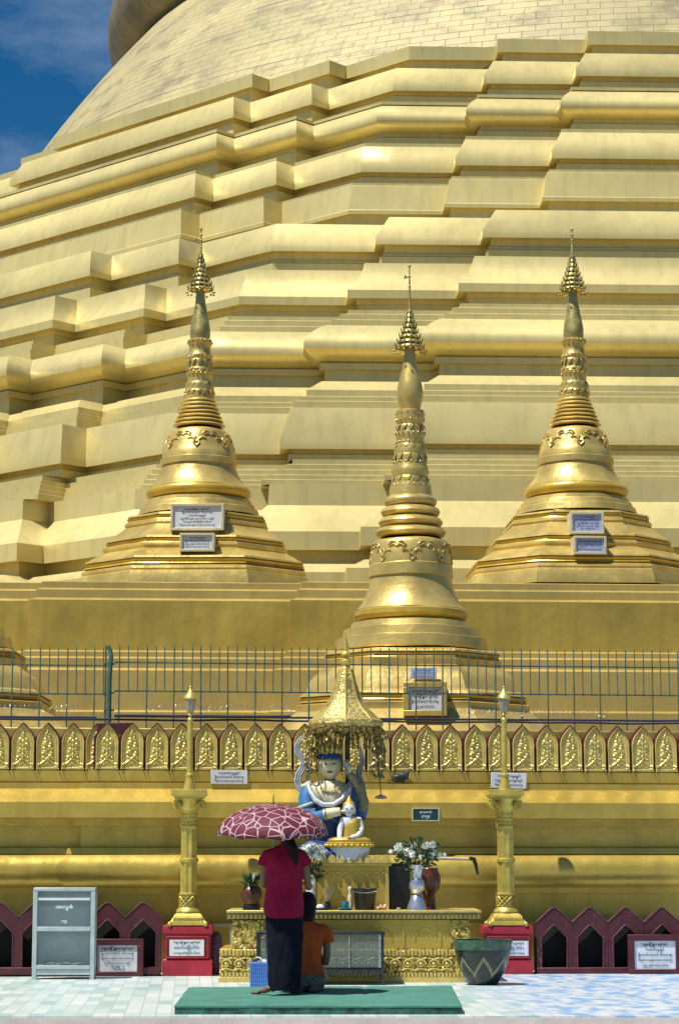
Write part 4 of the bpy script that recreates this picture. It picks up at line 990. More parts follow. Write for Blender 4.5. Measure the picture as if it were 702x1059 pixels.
# throne pedestal on the table
TY=AY+.42; TZ=z(942)
th=thing('throne_pedestal',(0,TY,TZ),'square gold throne pedestal edged with lotus petals, standing on the altar','pedestal')
mt=mpp(TY,910); X2=lambda px:(px-351)*mt; zt2=lambda py: at(351,py,TY).z-TZ
TOPZ=zt2(890)
MB().box(X2(322),X2(402),0,.68,0,zt2(896)).build('body',M['deep'],th,bev=.005)
for a_,b_ in ((322,326),(398,402)): MB().box(X2(a_)-.001,X2(b_),-.014,.0,0,zt2(896)).build('edge_strip',M['relief'],th)
MB().box(X2(320),X2(405),-.03,.70,zt2(896),zt2(893)).build('ledge',M['relief'],th,bev=.004)
MB().box(X2(321),X2(404),-.02,.69,zt2(893),TOPZ).build('deck',M['relief'],th)
lp=MB()
for i in range(9):
    px_=324.5+i*9.3; x=X2(px_)
    for k,(rr,dd) in enumerate(((4.7,.0),(3.3,.014),(1.7,.026))):
        poly=[(x+rr*mt*cos(a),zt2(893)+.0+(rr*1.9*mt)*sin(a)) for a in [pi*q/10 for q in range(11)]]
        lp.xprism(poly,-.045-dd,-.022)
lp.build('lotus_petals',M['relief'],th)
sw=MB()
for sg in (-1,1):
    for k in range(5):
        x=X2(362)+sg*(.05+.075*k); P_=[(x+.035*cos(q/8*2*pi)*(1-q/12),-.002,zt2(905)+.03*sin(q/8*2*pi)*(1-q/12)) for q in range(9)]; sw.tube(P_,.009,5)
sw.build('scroll_band',M['relief'],th)
# small things on the altar
def onaltar(px,Y): return at(px,941.5,Y).x
AZ=TZ+.0
def place(name,px,Y,label,cat,zb=None,**k):
    return thing(name,(onaltar(px,Y),Y,AZ if zb is None else zb),label,cat,**k)
ym=AY+.22; ma=mpp(ym,930)
# silver vase
v=place('flower_vase',431,ym,'tall silver vase holding white flowers at the right end of the altar','vase')
MB().lathe([(9.2,46),(8.6,44),(6,40),(5.2,36),(5.2,32),(7.2,30.5),(8.2,26),(8.2,22),(6,18.5),(4.2,16.5),(5,15),(7,12),(8.6,7),(10,2.5),(10.4,1),(10.4,0)],n=32).xf(Matrix.Scale(ma,4)).build('vase_body',M['silver'],v)
def bouquet(t,z0,rx,rz,flw,nleaf,seed,petalr=.03,leafm='leaf',name='flower'):
    rnd=random.Random(seed); st=MB(); lf=MB()
    for k,(fx,fz,fr_) in enumerate(flw):
        fy=rnd.uniform(-.08,.08); st.tube([(0,0,z0-.02),(fx*.4,fy*.5,z0+(fz-z0)*.5),(fx,fy,fz)],.004,4)
        fm=MB()
        fr_=fr_*1.25; fy-=.05; fm.ball((fx,fy,fz),fr_*.72,8,6,(1,1,.8))
        for q in range(34):
            a=rnd.uniform(0,2*pi); e=rnd.uniform(-.5,1.4); d_=Vector((cos(a)*cos(e),sin(a)*cos(e),sin(e)*.8)); s_=Vector((-sin(a),cos(a),0)); c0=Vector((fx,fy,fz))
            b0=c0+d_*fr_*.45; b1=c0+d_*fr_*rnd.uniform(.9,1.1); w_=fr_*.2
            fm.add([b0-s_*w_*.5,b0+s_*w_*.5,b1+s_*w_,b1+d_*w_*.6,b1-s_*w_],[(0,1,2,3,4)])
        fm.build(name,M['petal'],t,ang=20)
    st.build('stems',M['leaf'],t)
    for q in range(nleaf):
        a=rnd.uniform(0,2*pi); rr=rnd.uniform(.1,1)**.7; bz=z0+rnd.uniform(-.05,rz*.75); px_=rx*rr*cos(a); py_=rx*.6*rr*sin(a)
        d_=Vector((px_*2+rnd.uniform(-.1,.1),py_,rnd.uniform(-.25,.3))).normalized(); s_=d_.cross(Vector((rnd.uniform(-.4,.4),-1,rnd.uniform(-.3,.6)))).normalized(); c0=Vector((px_,py_,bz)); l=rnd.uniform(.035,.075); w_=l*.22
        nrm=s_.cross(d_)*.008
        lf.add([c0,c0+d_*l*.45+s_*w_+nrm,c0+d_*l,c0+d_*l*.45-s_*w_+nrm],[(0,1,2,3)])
    lf.build('leaves',M['leaf'],t,smooth=False)
bq=thing('white_flower_bouquet',(v.location.x,ym,AZ),'white round flowers with dark leaves standing in the silver vase','flowers')
hm_=46*ma
fl_=[((px_-431)*ma,(942-py_)*ma,r_*ma) for px_,py_,r_ in [(412,879,5.2),(421,883,4.8),(427,877,4.4),(426,886,4.6),(440,877,4.4),(447,876,4.2),(447,884,4.4),(455,886,2.6),(460,886,2.4),(404,883,2.8),(434,888,3)]]
bouquet(bq,hm_,.20,.34,fl_,190,3)
# brown pot behind the vase
v=place('clay_pot',444,ym+.3,'reddish brown round pot behind the silver vase','pot')
MB().lathe([(9,43),(9.6,42),(9.2,40),(11.5,35),(12,29),(10,21),(7.5,17),(6,14),(7,0)],n=28).xf(Matrix.Scale(ma,4)).build('pot_body',M['clay'],v)
bx_=place('gap_shade_block',413,ym+.42,'added black block standing in for the shadow between throne pedestal and silver vase','stand')  # added block, its black colour stands for the shadow between throne and vase
MB().box(-11*ma,11*ma,-.12,.12,0,46*ma).build('shade_block_body',M['black'],bx_,bev=.006); MB().box(-12*ma,12*ma,-.13,.13,46*ma,48*ma).build('shade_block_top',M['black'],bx_,bev=.004)
# red pot left with leafy plant
v=place('red_pot',260,ym,'glossy red brown pot on a black foot at the left end of the altar','pot')
MB().lathe([(6.6,26.5),(7.2,25.5),(6.8,24.4),(9.6,22),(11.4,16.5),(10.8,10.5),(8,6)],n=28).xf(Matrix.Scale(ma,4)).build('pot_body',M['clay'],v)
MB().lathe([(8,6.4),(9,5),(9,0)],n=24).xf(Matrix.Scale(ma,4)).build('foot',M['black'],v)
pb=thing('potted_leaves',(v.location.x,ym,AZ),'spreading long green leaves growing out of the red brown pot','plant')
lf=MB(); rnd=random.Random(5)
for q in range(95):
    a=rnd.uniform(0,2*pi); el=rnd.uniform(.05,1.1); d_=Vector((cos(a)*cos(el),sin(a)*cos(el),sin(el))); l=rnd.uniform(.12,.22); c0=Vector((d_.x*.02,d_.y*.02,25*ma)); s_=Vector((-sin(a),cos(a),0)); w_=.012
    P1=c0+d_*l*.5; P2=c0+d_*l*.85+Vector((0,0,-.01)); P3=c0+d_*l*1.05+Vector((0,0,-.035))
    lf.add([c0,P1-s_*w_,P1+s_*w_,P2-s_*w_*.7,P2+s_*w_*.7,P3],[(0,1,2),(1,3,4,2),(3,5,4)])
lf.build('leaf_blades',M['leaf'],pb,smooth=False)
# left white flowers, vase behind woman
v=place('glass_vase',321,ym+.05,'slim pale vase of white flowers half hidden behind the standing woman','vase')
MB().lathe([(4.5,36),(4,33),(3.4,26),(5.5,16),(5,6),(5.5,0)],n=20).xf(Matrix.Scale(ma,4)).build('vase_body',M['marble'],v)
bq=thing('white_blossom_bunch',(v.location.x,ym+.05,AZ),'dense bunch of white blossoms beside the shoulder of the standing woman','flowers')
fl_=[((px_-321)*ma,(942-py_)*ma,r_*ma) for px_,py_,r_ in [(316,880,5),(322,878,5.5),(329,880,5.2),(333,884,4.4),(326,886,5),(319,887,5),(312,884,4),(330,889,4)]]
bouquet(bq,36*ma,.11,.2,fl_,70,8)
# black bucket
v=place('black_bucket',377,ym,'black plastic bucket in the middle of the altar table','bucket')
q=MB().lathe([(11.5,20),(12.6,22),(13,22),(13,20.5),(12.2,19.5),(10,0)],n=28,cap0=False); q.lathe([(11.6,21.5),(9.5,2)],n=28,cap0=False); q.xf(Matrix.Scale(ma,4)).build('bucket_body',M['black'],v)
MB().tube([((12.6*cos(a))*ma,-.02,(20.5-3*sin(a))*ma-.0) for a in [pi*k/12 for k in range(13)]],.004,5).xf(Matrix.Translation((0,-.12,0))).build('handle',M['steel'],v)
# incense pot
v=place('incense_pot',339,ym-.02,'small dark incense pot with burnt sticks left of the black bucket','incense pot')
MB().lathe([(3,9),(3.4,8),(2.4,6.5),(3.6,4),(3,0)],n=18).xf(Matrix.Scale(ma,4)).build('pot_body',M['black'],v)
for k,(dx,hh) in enumerate(((-3,24),(-1,26),(1,23),(3.5,25),(6,22),(-5,20))): MB().tube([(0,0,8*ma),(dx*ma,.01*k-.02,hh*ma)],.0022,4).build('incense_stick',M['grey'],v)
v=place('offering_plate',331,ym-.08,'blue plate with a mound of white rice on the altar edge','plate')
MB().lathe([(6,2),(7,2.6),(7.4,2.6),(5,0)],n=24,cap0=True).xf(Matrix.Scale(ma,4)).build('plate_rim',M['bluepl'],v)
MB().ball((0,0,2.2*ma),4.6*ma,14,8,(1,1,.85)).build('rice',M['petal'],v)
v=place('teacup_and_saucer',357,ym-.1,'teal cup on a wide teal saucer in front of the black bucket','cup')
MB().lathe([(3.4,9),(3.6,8.5),(3.5,3),(2.6,1.6)],n=18).xf(Matrix.Scale(ma,4)).build('cup',M['teal'],v)
MB().lathe([(6,1.6),(8,2.4),(8.3,2.2),(5.5,0)],n=24).xf(Matrix.Scale(ma,4)).build('saucer',M['teal'],v)
MB().tube([((2.6+2.6*cos(a))*ma+.006,0,(5.5+2.2*sin(a))*ma) for a in [pi/2-pi*k/8 for k in range(9)]],.004,5).build('handle',M['marble'],v)
v=place('cream_bottle',362,ym+.04,'little cream figure shaped bottle leaning on the black bucket','bottle')
MB().lathe([(1.4,24),(2,23),(2.4,20.5),(1.4,18),(2.6,14),(3,6),(2.4,0)],n=14).xf(Matrix.Scale(ma,4)).build('bottle_body',M['cream'],v)
v=place('flower_offering',394,ym-.04,'low pile of orange and white petals right of the black bucket','offering')
q=MB(); rnd=random.Random(4)
for k in range(22): q.ball((rnd.uniform(-5,5)*ma,rnd.uniform(-3,3)*ma,rnd.uniform(.8,4.6)*ma),rnd.uniform(1.1,2)*ma,7,5)
q.build('petals',M['orangef'],v)
v=place('white_offering_cone',412,ym-.1,'tiny white cup on the altar between bucket and silver vase','cup')
MB().lathe([(2,2.4),(2.1,2.2),(1.4,0)],n=14).xf(Matrix.Scale(ma,4)).build('cup_body',M['marble'],v)
# pipe
py_=AY+.75
pp=thing('spout_pipe',at(452,888,py_),'pale horizontal pipe with a dark nozzle sticking out right of the flowers','pipe')
L1=at(487,889,py_)-at(452,888,py_); b_=at(412,887,py_)-at(452,888,py_)
MB().tube([b_,(0,0,0),L1],.016,10).build('pipe_body',M['wood'],pp)
MB().tube([L1+Vector((-.02,0,.01)),L1+Vector((.03,0,0)),L1+Vector((.05,0,-.06)),L1+Vector((.07,0,-.16))],[.022,.026,.02,.012],8).build('nozzle',M['black'],pp)
MB().tube([Vector((-.1,0,-.0)),Vector((-.1,0,at(452,941.5,py_).z-at(452,888,py_).z))],.02,8).build('stand',M['clay'],pp)
# ------------------------------------------------------------ canopy
CY=AY+.62; cz=lambda py: at(356,py,CY).z; cx0=at(357.5,740,CY).x; mc=mpp(CY,740)
ZTH=TZ+TOPZ
cn_=thing('shrine_canopy',(cx0,CY,ZTH),'eight sided embossed gold canopy with a spire over the seated figures','canopy')
zc=lambda py: cz(py)-ZTH
hood=[(5.5,692),(8,697),(10,705),(12.6,714),(16,724),(22,733),(31,741),(35,745)]
rs=[[(r*mc*cos(pi/8*0+2*pi*i/8-pi/2),r*mc*sin(2*pi*i/8-pi/2),zc(p)) for i in range(8)] for r,p in hood]
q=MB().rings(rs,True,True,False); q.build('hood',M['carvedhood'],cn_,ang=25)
q=MB()
for i in range(8):
    a=2*pi*i/8-pi/2; q.tube([(r*mc*cos(a),r*mc*sin(a),zc(p)) for r,p in hood],1.0*mc,5)
q.build('hood_ribs',M['relief'],cn_)
q=MB().lathe([(35,744),(38.5,746),(39,749),(37,753),(34,754)],n=8,a0=-pi/2,cap0=False,cap1=False) if False else MB().rings([[(r*mc*cos(2*pi*i/8-pi/2),r*mc*sin(2*pi*i/8-pi/2),zc(p)) for i in range(8)] for r,p in [(34,744),(38,745.5),(39,749),(37,753),(33.5,754),(33,748)]],True,False,False)
q.build('eaves',M['carvedhood'],cn_,ang=25)
MB().lathe([(r*mc,zc(p)) for r,p in [(.3,655),(1,660),(2.6,668),(3.2,671),(2,673),(5,675.5),(5.4,677),(2.6,679),(3,681),(6,683.5),(6.2,685),(3.6,688),(5.2,691),(5.8,693)]],n=20).build('finial',M['lamp'],cn_)
q=MB(); rnd=random.Random(9)
for i in range(240):
    a=2*pi*i/240; r=rnd.uniform(33,37)*mc; h_=zc(753.5)-rnd.uniform(0,5)*mc*(1+(i%9==0))
    q.ball((r*cos(a),r*sin(a),h_),rnd.uniform(1,2)*mc,6,4,(1,1,1.4))
q.build('hanging_fringe',M['jewel'],cn_,ang=20)
for i,(px_,py2) in enumerate(((322,800),(392,805))):
    q=MB(); x=(px_-357.5)*mc
    # garland of gilded leaves
    for k in range(95):
        yy=755+(py2-755)*rnd.random()**1.2; q.ball((x+rnd.uniform(-7,7)*mc,rnd.uniform(-.08,.08),zc(yy)),rnd.uniform(.8,2.1)*mc,5,4,(1,.6,1.5))
    q.tube([(x,0,zc(752)),(x,0,zc(py2))],.006,4)
    q.build('gilded_garland',M['jewel'],cn_,ang=10)
for px_ in (331,350,368,380):
    q=MB(); x=(px_-357.5)*mc
    for k in range(18):
        yy=755+20*rnd.random(); q.ball((x+rnd.choice((-.03,.02))+rnd.uniform(-1.6,1.6)*mc,rnd.uniform(-.012,.012),zc(yy)),rnd.uniform(.8,1.8)*mc,5,4)
    for dx_ in (-.03,.02): q.tube([(x+dx_,0,zc(752)),(x+dx_,.0,zc(775))],.012,4)
    q.build('gilded_garland',M['jewel'],cn_,ang=10)
MB().tube([(.02,.12,0),(.02,.12,zc(754)),(0,.05,zc(744))],.026,10).build('pole',M['metalframe'],cn_)
q=MB().tube([(28*mc,-.1,zc(753)),(34*mc,-.1,zc(800)),(36*mc,-.1,zc(822))],.005,4); q.build('chain',M['metalframe'],cn_)
MB().lathe([(1,0),(5,-2),(7,-4),(2,-5)],n=10).xf(Matrix.Translation((36*mc,-.1,zc(822)))@Matrix.Scale(mc,4)).build('glass_pendant',M['lantglass'],cn_)
# ------------------------------------------------------------ seated guardian statue (painted)
GY=AY+.72; gz=lambda py: at(341,py,GY).z-ZTH; mg=mpp(GY,820); GX=at(341,820,GY).x
gx=lambda px:(px-341)*mg
gs=thing('guardian_statue',(GX,GY,ZTH),'painted seated guardian figure in blue sleeves and crown under the canopy','statue')
# torso and arms
q=MB(); loft(q,[(0,0,.05,.26,.2),(.1,0,.04,.25,.2),(gz(850),0,.02,.19,.14),(gz(835),0,0,.20,.13),(gz(822),0,0,.235,.13),(gz(815),0,0,.22,.11),(gz(811),0,0,.10,.08),(gz(806),0,0,.06,.06)],wr=.04,seed=3); q.build('body',M['navy'],gs)
hd=MB(); hr=(12.2*mg)
def headmesh(mb,c,rx,ry,rz,nose=.12,n=28,m_=20,yaw=0):
    rs=[]
    for j in range(m_+1):
        th=pi*j/m_; zz_=cos(th); rr=max(1e-4,sin(th)); ring=[]
        for i in range(n):
            a=2*pi*i/n; x=rr*cos(a); y=rr*sin(a)
            jaw=1-.30*max(0,-zz_)**1.3
            X_=x*jaw; Y_=y*(1-.12*max(0,-zz_))
            if y<0:
                fr_=-y
                Y_-=nose*math.exp(-((x/.11)**2+((zz_+.06)/.17)**2))
                Y_-=.04*math.exp(-((x/.2)**2+((zz_+.42)/.08)**2))
                Y_-=.06*math.exp(-((x/.22)**2+((zz_+.75)/.14)**2))
                for sg in (-1,1): Y_+=.07*math.exp(-(((x-sg*.33)/.17)**2+((zz_-.12)/.10)**2))
            X2_=X_*cos(yaw)-Y_*sin(yaw); Y2_=X_*sin(yaw)+Y_*cos(yaw)
            ring.append((c[0]+rx*X2_,c[1]+ry*Y2_,c[2]+rz*zz_))
        rs.append(ring)
    return mb.rings(rs)
hc=(0,-.02,gz(792.5)); hd.tube([(0,0,gz(812)),(0,-.005,gz(799))],[6.2*mg,5.6*mg],14); headmesh(hd,hc,12.6*mg,12*mg,14.5*mg); 
for sg in (-1,1): hd.ball((sg*11*mg,.0,gz(793)),3.2*mg,8,6,(.4,.7,1.4))
hd.build('head',M['face'],gs,ang=60)
fe=MB()
for sg in (-1,1):
    fe.tube([(sg*2.0*mg,-.02-11.1*mg,gz(790.5)),(sg*4.2*mg,-.02-10.9*mg,gz(791.2)),(sg*6.4*mg,-.02-10.0*mg,gz(790.2))],[.35*mg,.75*mg,.3*mg],5)
    fe.tube([(sg*1.6*mg,-.02-11.9*mg,gz(787)),(sg*4.4*mg,-.02-11.2*mg,gz(785.4)),(sg*7.4*mg,-.02-9.4*mg,gz(787.2))],.38*mg,5)
fe.build('eyes_and_brows',M['ink'],gs)
MB().tube([(-3*mg,-.02-10.7*mg,gz(799)),(0,-.02-11.6*mg,gz(799.6)),(3*mg,-.02-10.7*mg,gz(799))],[.4*mg,.9*mg,.4*mg],6).build('lips',M['clay'],gs)
q=MB().lathe([(9*mg,gz(778.5)),(11.4*mg,gz(780)),(12.6*mg,gz(783.5)),(12.6*mg,gz(785.5))],n=28,sy=1.0); q.xf(Matrix.Translation((0,-.01,0))); q.build('headband',M['navy'],gs)
q=MB(); q.lathe([(1*mg,gz(762)),(4*mg,gz(768)),(8.5*mg,gz(773)),(11*mg,gz(780))],n=20)
rnd=random.Random(2)
for k in range(14):
    a=2*pi*k/14; q.tube([(10.5*mg*cos(a),10.5*mg*sin(a),gz(780)),(12.2*mg*cos(a),12.2*mg*sin(a),gz(775)),(11.5*mg*cos(a),11.5*mg*sin(a),gz(771-2*(k%2)))],[1.8*mg,1.8*mg,.5*mg],6)
for k in range(130):
    a=rnd.uniform(0,2*pi); h_=rnd.uniform(767,781); r_=(2+(h_-762)*.62)*mg; q.ball((r_*cos(a),r_*sin(a)-.01,gz(h_)),rnd.uniform(.6,1.3)*mg,6,4)
q.build('crown',M['relief'],gs,ang=40)
# sleeves
def limb(pts,rs,name,m_,par_,n=12):
    return MB().tube(pts,rs,n).build(name,m_,par_,ang=60)
limb([(gx(319),0,gz(816)),(gx(317),-.03,gz(826)),(gx(318),-.06,gz(838)),(gx(321),-.1,gz(845))],[7.5*mg,8.6*mg,8.6*mg,7.2*mg],'sleeve',M['bluecloth'],gs)
limb([(gx(320),-.1,gz(845)),(gx(328),-.17,gz(845.5)),(gx(337),-.22,gz(843))],[6.6*mg,6*mg,5.4*mg],'sleeve',M['bluecloth'],gs)
limb([(gx(336),-.22,gz(843)),(gx(345),-.25,gz(841)),(gx(352),-.26,gz(840))],[5.8*mg,5*mg,4*mg],'cuff',M['cream'],gs)
for (a_,b_) in (((316,.0,831),(322,-.1,838)),((317,-.05,837),(319,-.1,843))):
    pass
q=MB()
for k,(px_,py3,tilt) in enumerate(((317.5,833,.5),(318.5,840,.5))):
    pts=[]
    for i in range(17):
        a=2*pi*i/16; pts.append((gx(px_)+8.9*mg*cos(a),-.05+8.9*mg*sin(a),gz(py3)+3*mg*cos(a)))
    q.tube(pts,1.5*mg,6)
q.build('armband',M['cream'],gs)
limb([(gx(364),0,gz(816)),(gx(370),-.03,gz(826)),(gx(374),-.06,gz(838)),(gx(372),-.10,gz(846))],[6*mg,7*mg,7*mg,6*mg],'sleeve',M['bluecloth'],gs)
limb([(gx(373),-.08,gz(842)),(gx(376),-.1,gz(830)),(gx(370),-.12,gz(812)),(gx(362),-.13,gz(801))],[5.5*mg,5.6*mg,4.6*mg,3.4*mg],'raised_forearm',M['olive'],gs)
q=MB()
def handfingers(q,W,dirv,side,L_,r,spread=.35,curl=.3,thumbside=1):
    dirv=Vector(dirv).normalized(); side=Vector(side).normalized(); nrm=dirv.cross(side).normalized()
    W=Vector(W)
    q.mesh(skin_mesh([tuple(W)+((r*1.7,r*1.2),),tuple(W+dirv*L_*.30)+((r*2.4,r*1.2),),tuple(W+dirv*L_*.52)+((r*2.5,r*1.1),)],[(0,1),(1,2)],0,2))
    for k,(o,ln) in enumerate(((-1.5,.40),(-.5,.48),(.5,.45),(1.5,.36))):
        b=W+dirv*L_*.46+side*o*r*1.25
        d1=(dirv+side*o*spread*.25+nrm*curl*.4).normalized(); d2=(dirv+side*o*spread*.2+nrm*curl*1.3).normalized(); d3=(dirv+nrm*curl*2.4).normalized()
        p1=b+d1*L_*ln*.42; p2=p1+d2*L_*ln*.33; p3=p2+d3*L_*ln*.25
        q.tube([b,p1,p2,p3],[r*.62,r*.58,r*.5,r*.32],6)
    b=W+dirv*L_*.16+side*thumbside*r*1.7; d1=(dirv*.6+side*thumbside*.9+nrm*.3).normalized(); p1=b+d1*L_*.2; p2=p1+(dirv+side*thumbside*.25+nrm*curl).normalized()*L_*.2
    q.tube([b,p1,p2],[r*.75,r*.62,r*.4],6)
handfingers(q,(gx(362),-.13,gz(801)),(-.15,-.1,1),(1,0,.1),.17,.014)
handfingers(q,(gx(352),-.26,gz(840)),(1,-.1,.05),(0,0,1),.16,.013,curl=.2)
q.build('hands',M['face'],gs,ang=60)
# shawl and sash
q=MB(); loft(q,[(gz(832),0,-.0,.17,.155),(gz(826),0,0,.215,.165),(gz(819),0,0,.262,.15),(gz(813.5),0,0,.255,.125),(gz(810),0,0,.17,.10),(gz(807.5),0,0,.085,.078)],n=56,wr=.05,seed=8,steps=4,fold=13,cap0=False,cap1=False)
q.build('pleated_collar',M['cream'],gs,ang=60)
q=MB()
for sg in (-1,1):
    for k in range(4):
        q.tube([(sg*(.05+.055*k),-.10-.006*k,gz(808+.9*k)),(sg*(.05+.045*k),-.155,gz(816+k)),(sg*(.02+.025*k),-.172,gz(824+1.3*k))],[.4*mg]*3,5)
q.build('collar_pleats',M['olive'],gs)
q=MB(); pts=[(gx(318),-.06,gz(810)),(gx(321),-.13,gz(819)),(gx(326),-.17,gz(828)),(gx(334),-.19,gz(833)),(gx(345),-.19,gz(833)),(gx(354),-.17,gz(827)),(gx(361),-.12,gz(817)),(gx(363),-.05,gz(810))]
q.tube(pts,[2.2*mg,2.6*mg,2.8*mg,2.7*mg,2.8*mg,2.6*mg,2.4*mg,1.8*mg],8); q.build('sash',M['sash'],gs,ang=60)
q=MB()
for k in range(15):
    a=pi*(1.1+.8*k/14); q.ball((gx(341)+9.5*mg*cos(a),-.165,gz(812)+7*mg*sin(a)),1.0*mg,7,5)
q.tube([(gx(341)+9.5*mg*cos(pi*(1.1+.8*k/14)),-.16,gz(812)+7*mg*sin(pi*(1.1+.8*k/14))) for k in range(15)],.5*mg,5)
q.build('bead_necklace',M['relief'],gs)
for px_,py_,r_ in ((337,843.5,6.2),(341.5,842.5,5.6),(350,840.5,4.8)):
    MB().tube([(gx(px_)-.008,-.235,gz(py_)),(gx(px_)+.008,-.237,gz(py_-.2))],r_*mg,16).build('cuff_band',M['olive'] if px_!=341.5 else M['relief'],gs)
q=MB()
for sg,(pxs) in ((-1,((322,811),(317,813),(311,814))),(1,((360,811),(366,813),(373,815)))):
    q.tube([(gx(a_),-.03,gz(b_)) for a_,b_ in pxs],[4*mg,3.6*mg,1.6*mg],8)
q.build('shoulder_wing',M['cream'],gs,ang=60)
# flame ornaments
def flame(pts,m_,name='flame_ornament'):
    q=MB(); P_=[(gx(a_),.03,gz(b_)) for a_,b_,r_ in pts]; q.tube(P_,[r_*mg for *_,r_ in pts],8)
    for k,(a_,b_,r_) in enumerate(pts[:-1]):
        for sg in (-1,1): q.tube([(gx(a_),.02,gz(b_)),(gx(a_+sg*(r_+2)),.0,gz(b_-3)),(gx(a_+sg*(r_+1)),.0,gz(b_-6))],[.9*mg,.7*mg,.2*mg],5)
    q.build(name,m_,gs,ang=60)
def ribbon(cent,w,m_,name='flame_ornament',dy=.03):
    # flat wavy slab with real thickness : cent = [(px,py,halfwidth px)]
    C_=[(gx(x_),gz(y_),h_*mg*.78) for x_,y_,h_ in cent]; lt=[];rt=[]
    for i,(x_,z_,h_) in enumerate(C_):
        x0,z0,_=C_[max(i-1,0)]; x1,z1,_=C_[min(i+1,len(C_)-1)]; t_=Vector((x1-x0,z1-z0)).normalized(); n_=Vector((-t_.y,t_.x)); lt.append((x_+n_.x*h_,z_+n_.y*h_)); rt.append((x_-n_.x*h_,z_-n_.y*h_))
    poly=lt+rt[::-1]
    q=MB(); n=len(C_); vs=[(x_,dy-w,z_) for x_,z_ in lt]+[(x_,dy-w,z_) for x_,z_ in rt]+[(x_,dy+w,z_) for x_,z_ in lt]+[(x_,dy+w,z_) for x_,z_ in rt]
    fs=[]
    for i in range(n-1):
        fs+=[(i,i+1,n+i+1,n+i),(2*n+i+1,2*n+i,3*n+i,3*n+i+1),(i+1,i,2*n+i,2*n+i+1),(n+i,n+i+1,3*n+i+1,3*n+i)]
    fs+=[(0,n,3*n,2*n),(2*n-1,n-1,3*n-1,4*n-1)]
    q.add(vs,fs); o=q.build(name,m_,gs,ang=50,bev=.006)
    e_=MB()
    for sg in (-.62,0,.62): e_.tube([((l_[0]+r_[0])/2+(l_[0]-r_[0])*.5*sg,dy-w-.004,(l_[1]+r_[1])/2+(l_[1]-r_[1])*.5*sg) for l_,r_ in zip(lt,rt)],.55*mg,4)
    e_.build('ridge_lines',M['sash'] if m_!=M['sash'] else M['grey'],o)
ribbon([(315,820,4.5),(310,815,5),(307.5,808,5.2),(308.5,801,4.8),(312.5,795,4.6),(314,789,4.4),(311.5,783,4.3),(307.5,778,4.2),(306.5,772,3.6),(309,766,2.6),(312,762,.8)],.025,M['grey'])
ribbon([(319,812,2.6),(318,804,3),(319,797,2.8),(318,790,2.6),(317,783,2.2),(319,775,.6)],.02,M['sash'],dy=.06)
ribbon([(376,822,4.2),(374,812,4.6),(371,803,4.6),(372,795,4.2),(375,788,3.6),(374,780,2.6),(372,772,.8)],.025,M['olive'],dy=.05)
ribbon([(368,812,4),(364,805,4.4),(360,798,4.2),(357,792,3.0),(355,787,.8)],.025,M['grey'],dy=-.05)
q=MB(); loft(q,[(0,0,-.05,.36,.26),(.07,0,-.06,.37,.27),(.16,0,-.04,.30,.2),(.22,0,0,.18,.12)],wr=.06,seed=6); q.build('crossed_legs',M['navy'],gs)
# seat posts
# ------------------------------------------------------------ small white Buddha
BY=AY+.50-.02; bz=lambda py: at(361,py,BY).z-ZTH; mb_=mpp(BY,850); BX=at(361,850,BY).x; bx=lambda px:(px-361)*mb_
bs=thing('buddha_statue',(BX,BY,ZTH),'small white and gold seated Buddha on a lotus seat in front of the guardian','statue')
MB().lathe([(22*mb_,bz(876)),(21*mb_,bz(880)),(19.5*mb_,bz(884)),(19*mb_,0)],n=36,sy=.62).build('marble_base',M['marble'],bs)
q=MB().lathe([(22*mb_,bz(871)),(25*mb_,bz(871.8)),(25.6*mb_,bz(874)),(24*mb_,bz(877))],n=36,sy=.62)
for i in range(26):
    a=2*pi*i/26; q.ball((24.6*mb_*cos(a),24.6*mb_*.62*sin(a),bz(875)),2.2*mb_,8,5,(1,1,.9))
q.build('lotus_seat',M['trim'],bs)
q=MB(); loft(q,[(bz(871.5),bx(361),-.0,21*mb_,11*mb_),(bz(869.5),bx(361),-.0,22.5*mb_,12*mb_),(bz(867),bx(361),0,19*mb_,10.5*mb_),(bz(865.5),bx(362),.01,12*mb_,7.5*mb_)],wr=.06,seed=2,pw=.9)
q.build('folded_legs',M['trim'],bs)
V_=[(bx(363),.02,bz(868),7*mb_),(bx(363.5),.02,bz(858),6.6*mb_),(bx(363),.015,bz(850),6.2*mb_),(bx(362.5),.01,bz(845.5),4*mb_),(bx(361.5),.0,bz(842),3.2*mb_),
    (bx(354.5),.005,bz(848),3.8*mb_),(bx(351.5),-.01,bz(858),3.4*mb_),(bx(351),-.06,bz(868),2.6*mb_),(bx(350.5),-.1,bz(871),2.2*mb_),
    (bx(371.5),.005,bz(848.5),3.8*mb_),(bx(374),-.0,bz(858),3.4*mb_),(bx(370),-.08,bz(865),2.6*mb_),(bx(362),-.11,bz(866.5),2.4*mb_)]
q=MB().mesh(skin_mesh(V_,[(0,1),(1,2),(2,3),(3,4),(2,5),(5,6),(6,7),(7,8),(2,9),(9,10),(10,11),(11,12)],0,2))
handfingers(q,(bx(350.5),-.1,bz(870.5)),(0,-.25,-1),(1,0,0),.05,.0045,curl=.1)
handfingers(q,(bx(363),-.11,bz(866.5)),(-1,-.1,.0),(0,-1,.2),.05,.0045,curl=.1)
headmesh(q,(bx(361),-.0,bz(837.5)),6.2*mb_,6.6*mb_,8.2*mb_)
for sg in (-1,1): q.ball((bx(361)+sg*6*mb_,.005,bz(838.5)),2*mb_,8,6,(.4,.6,2.0))
q.build('body',M['marble'],bs,ang=60)
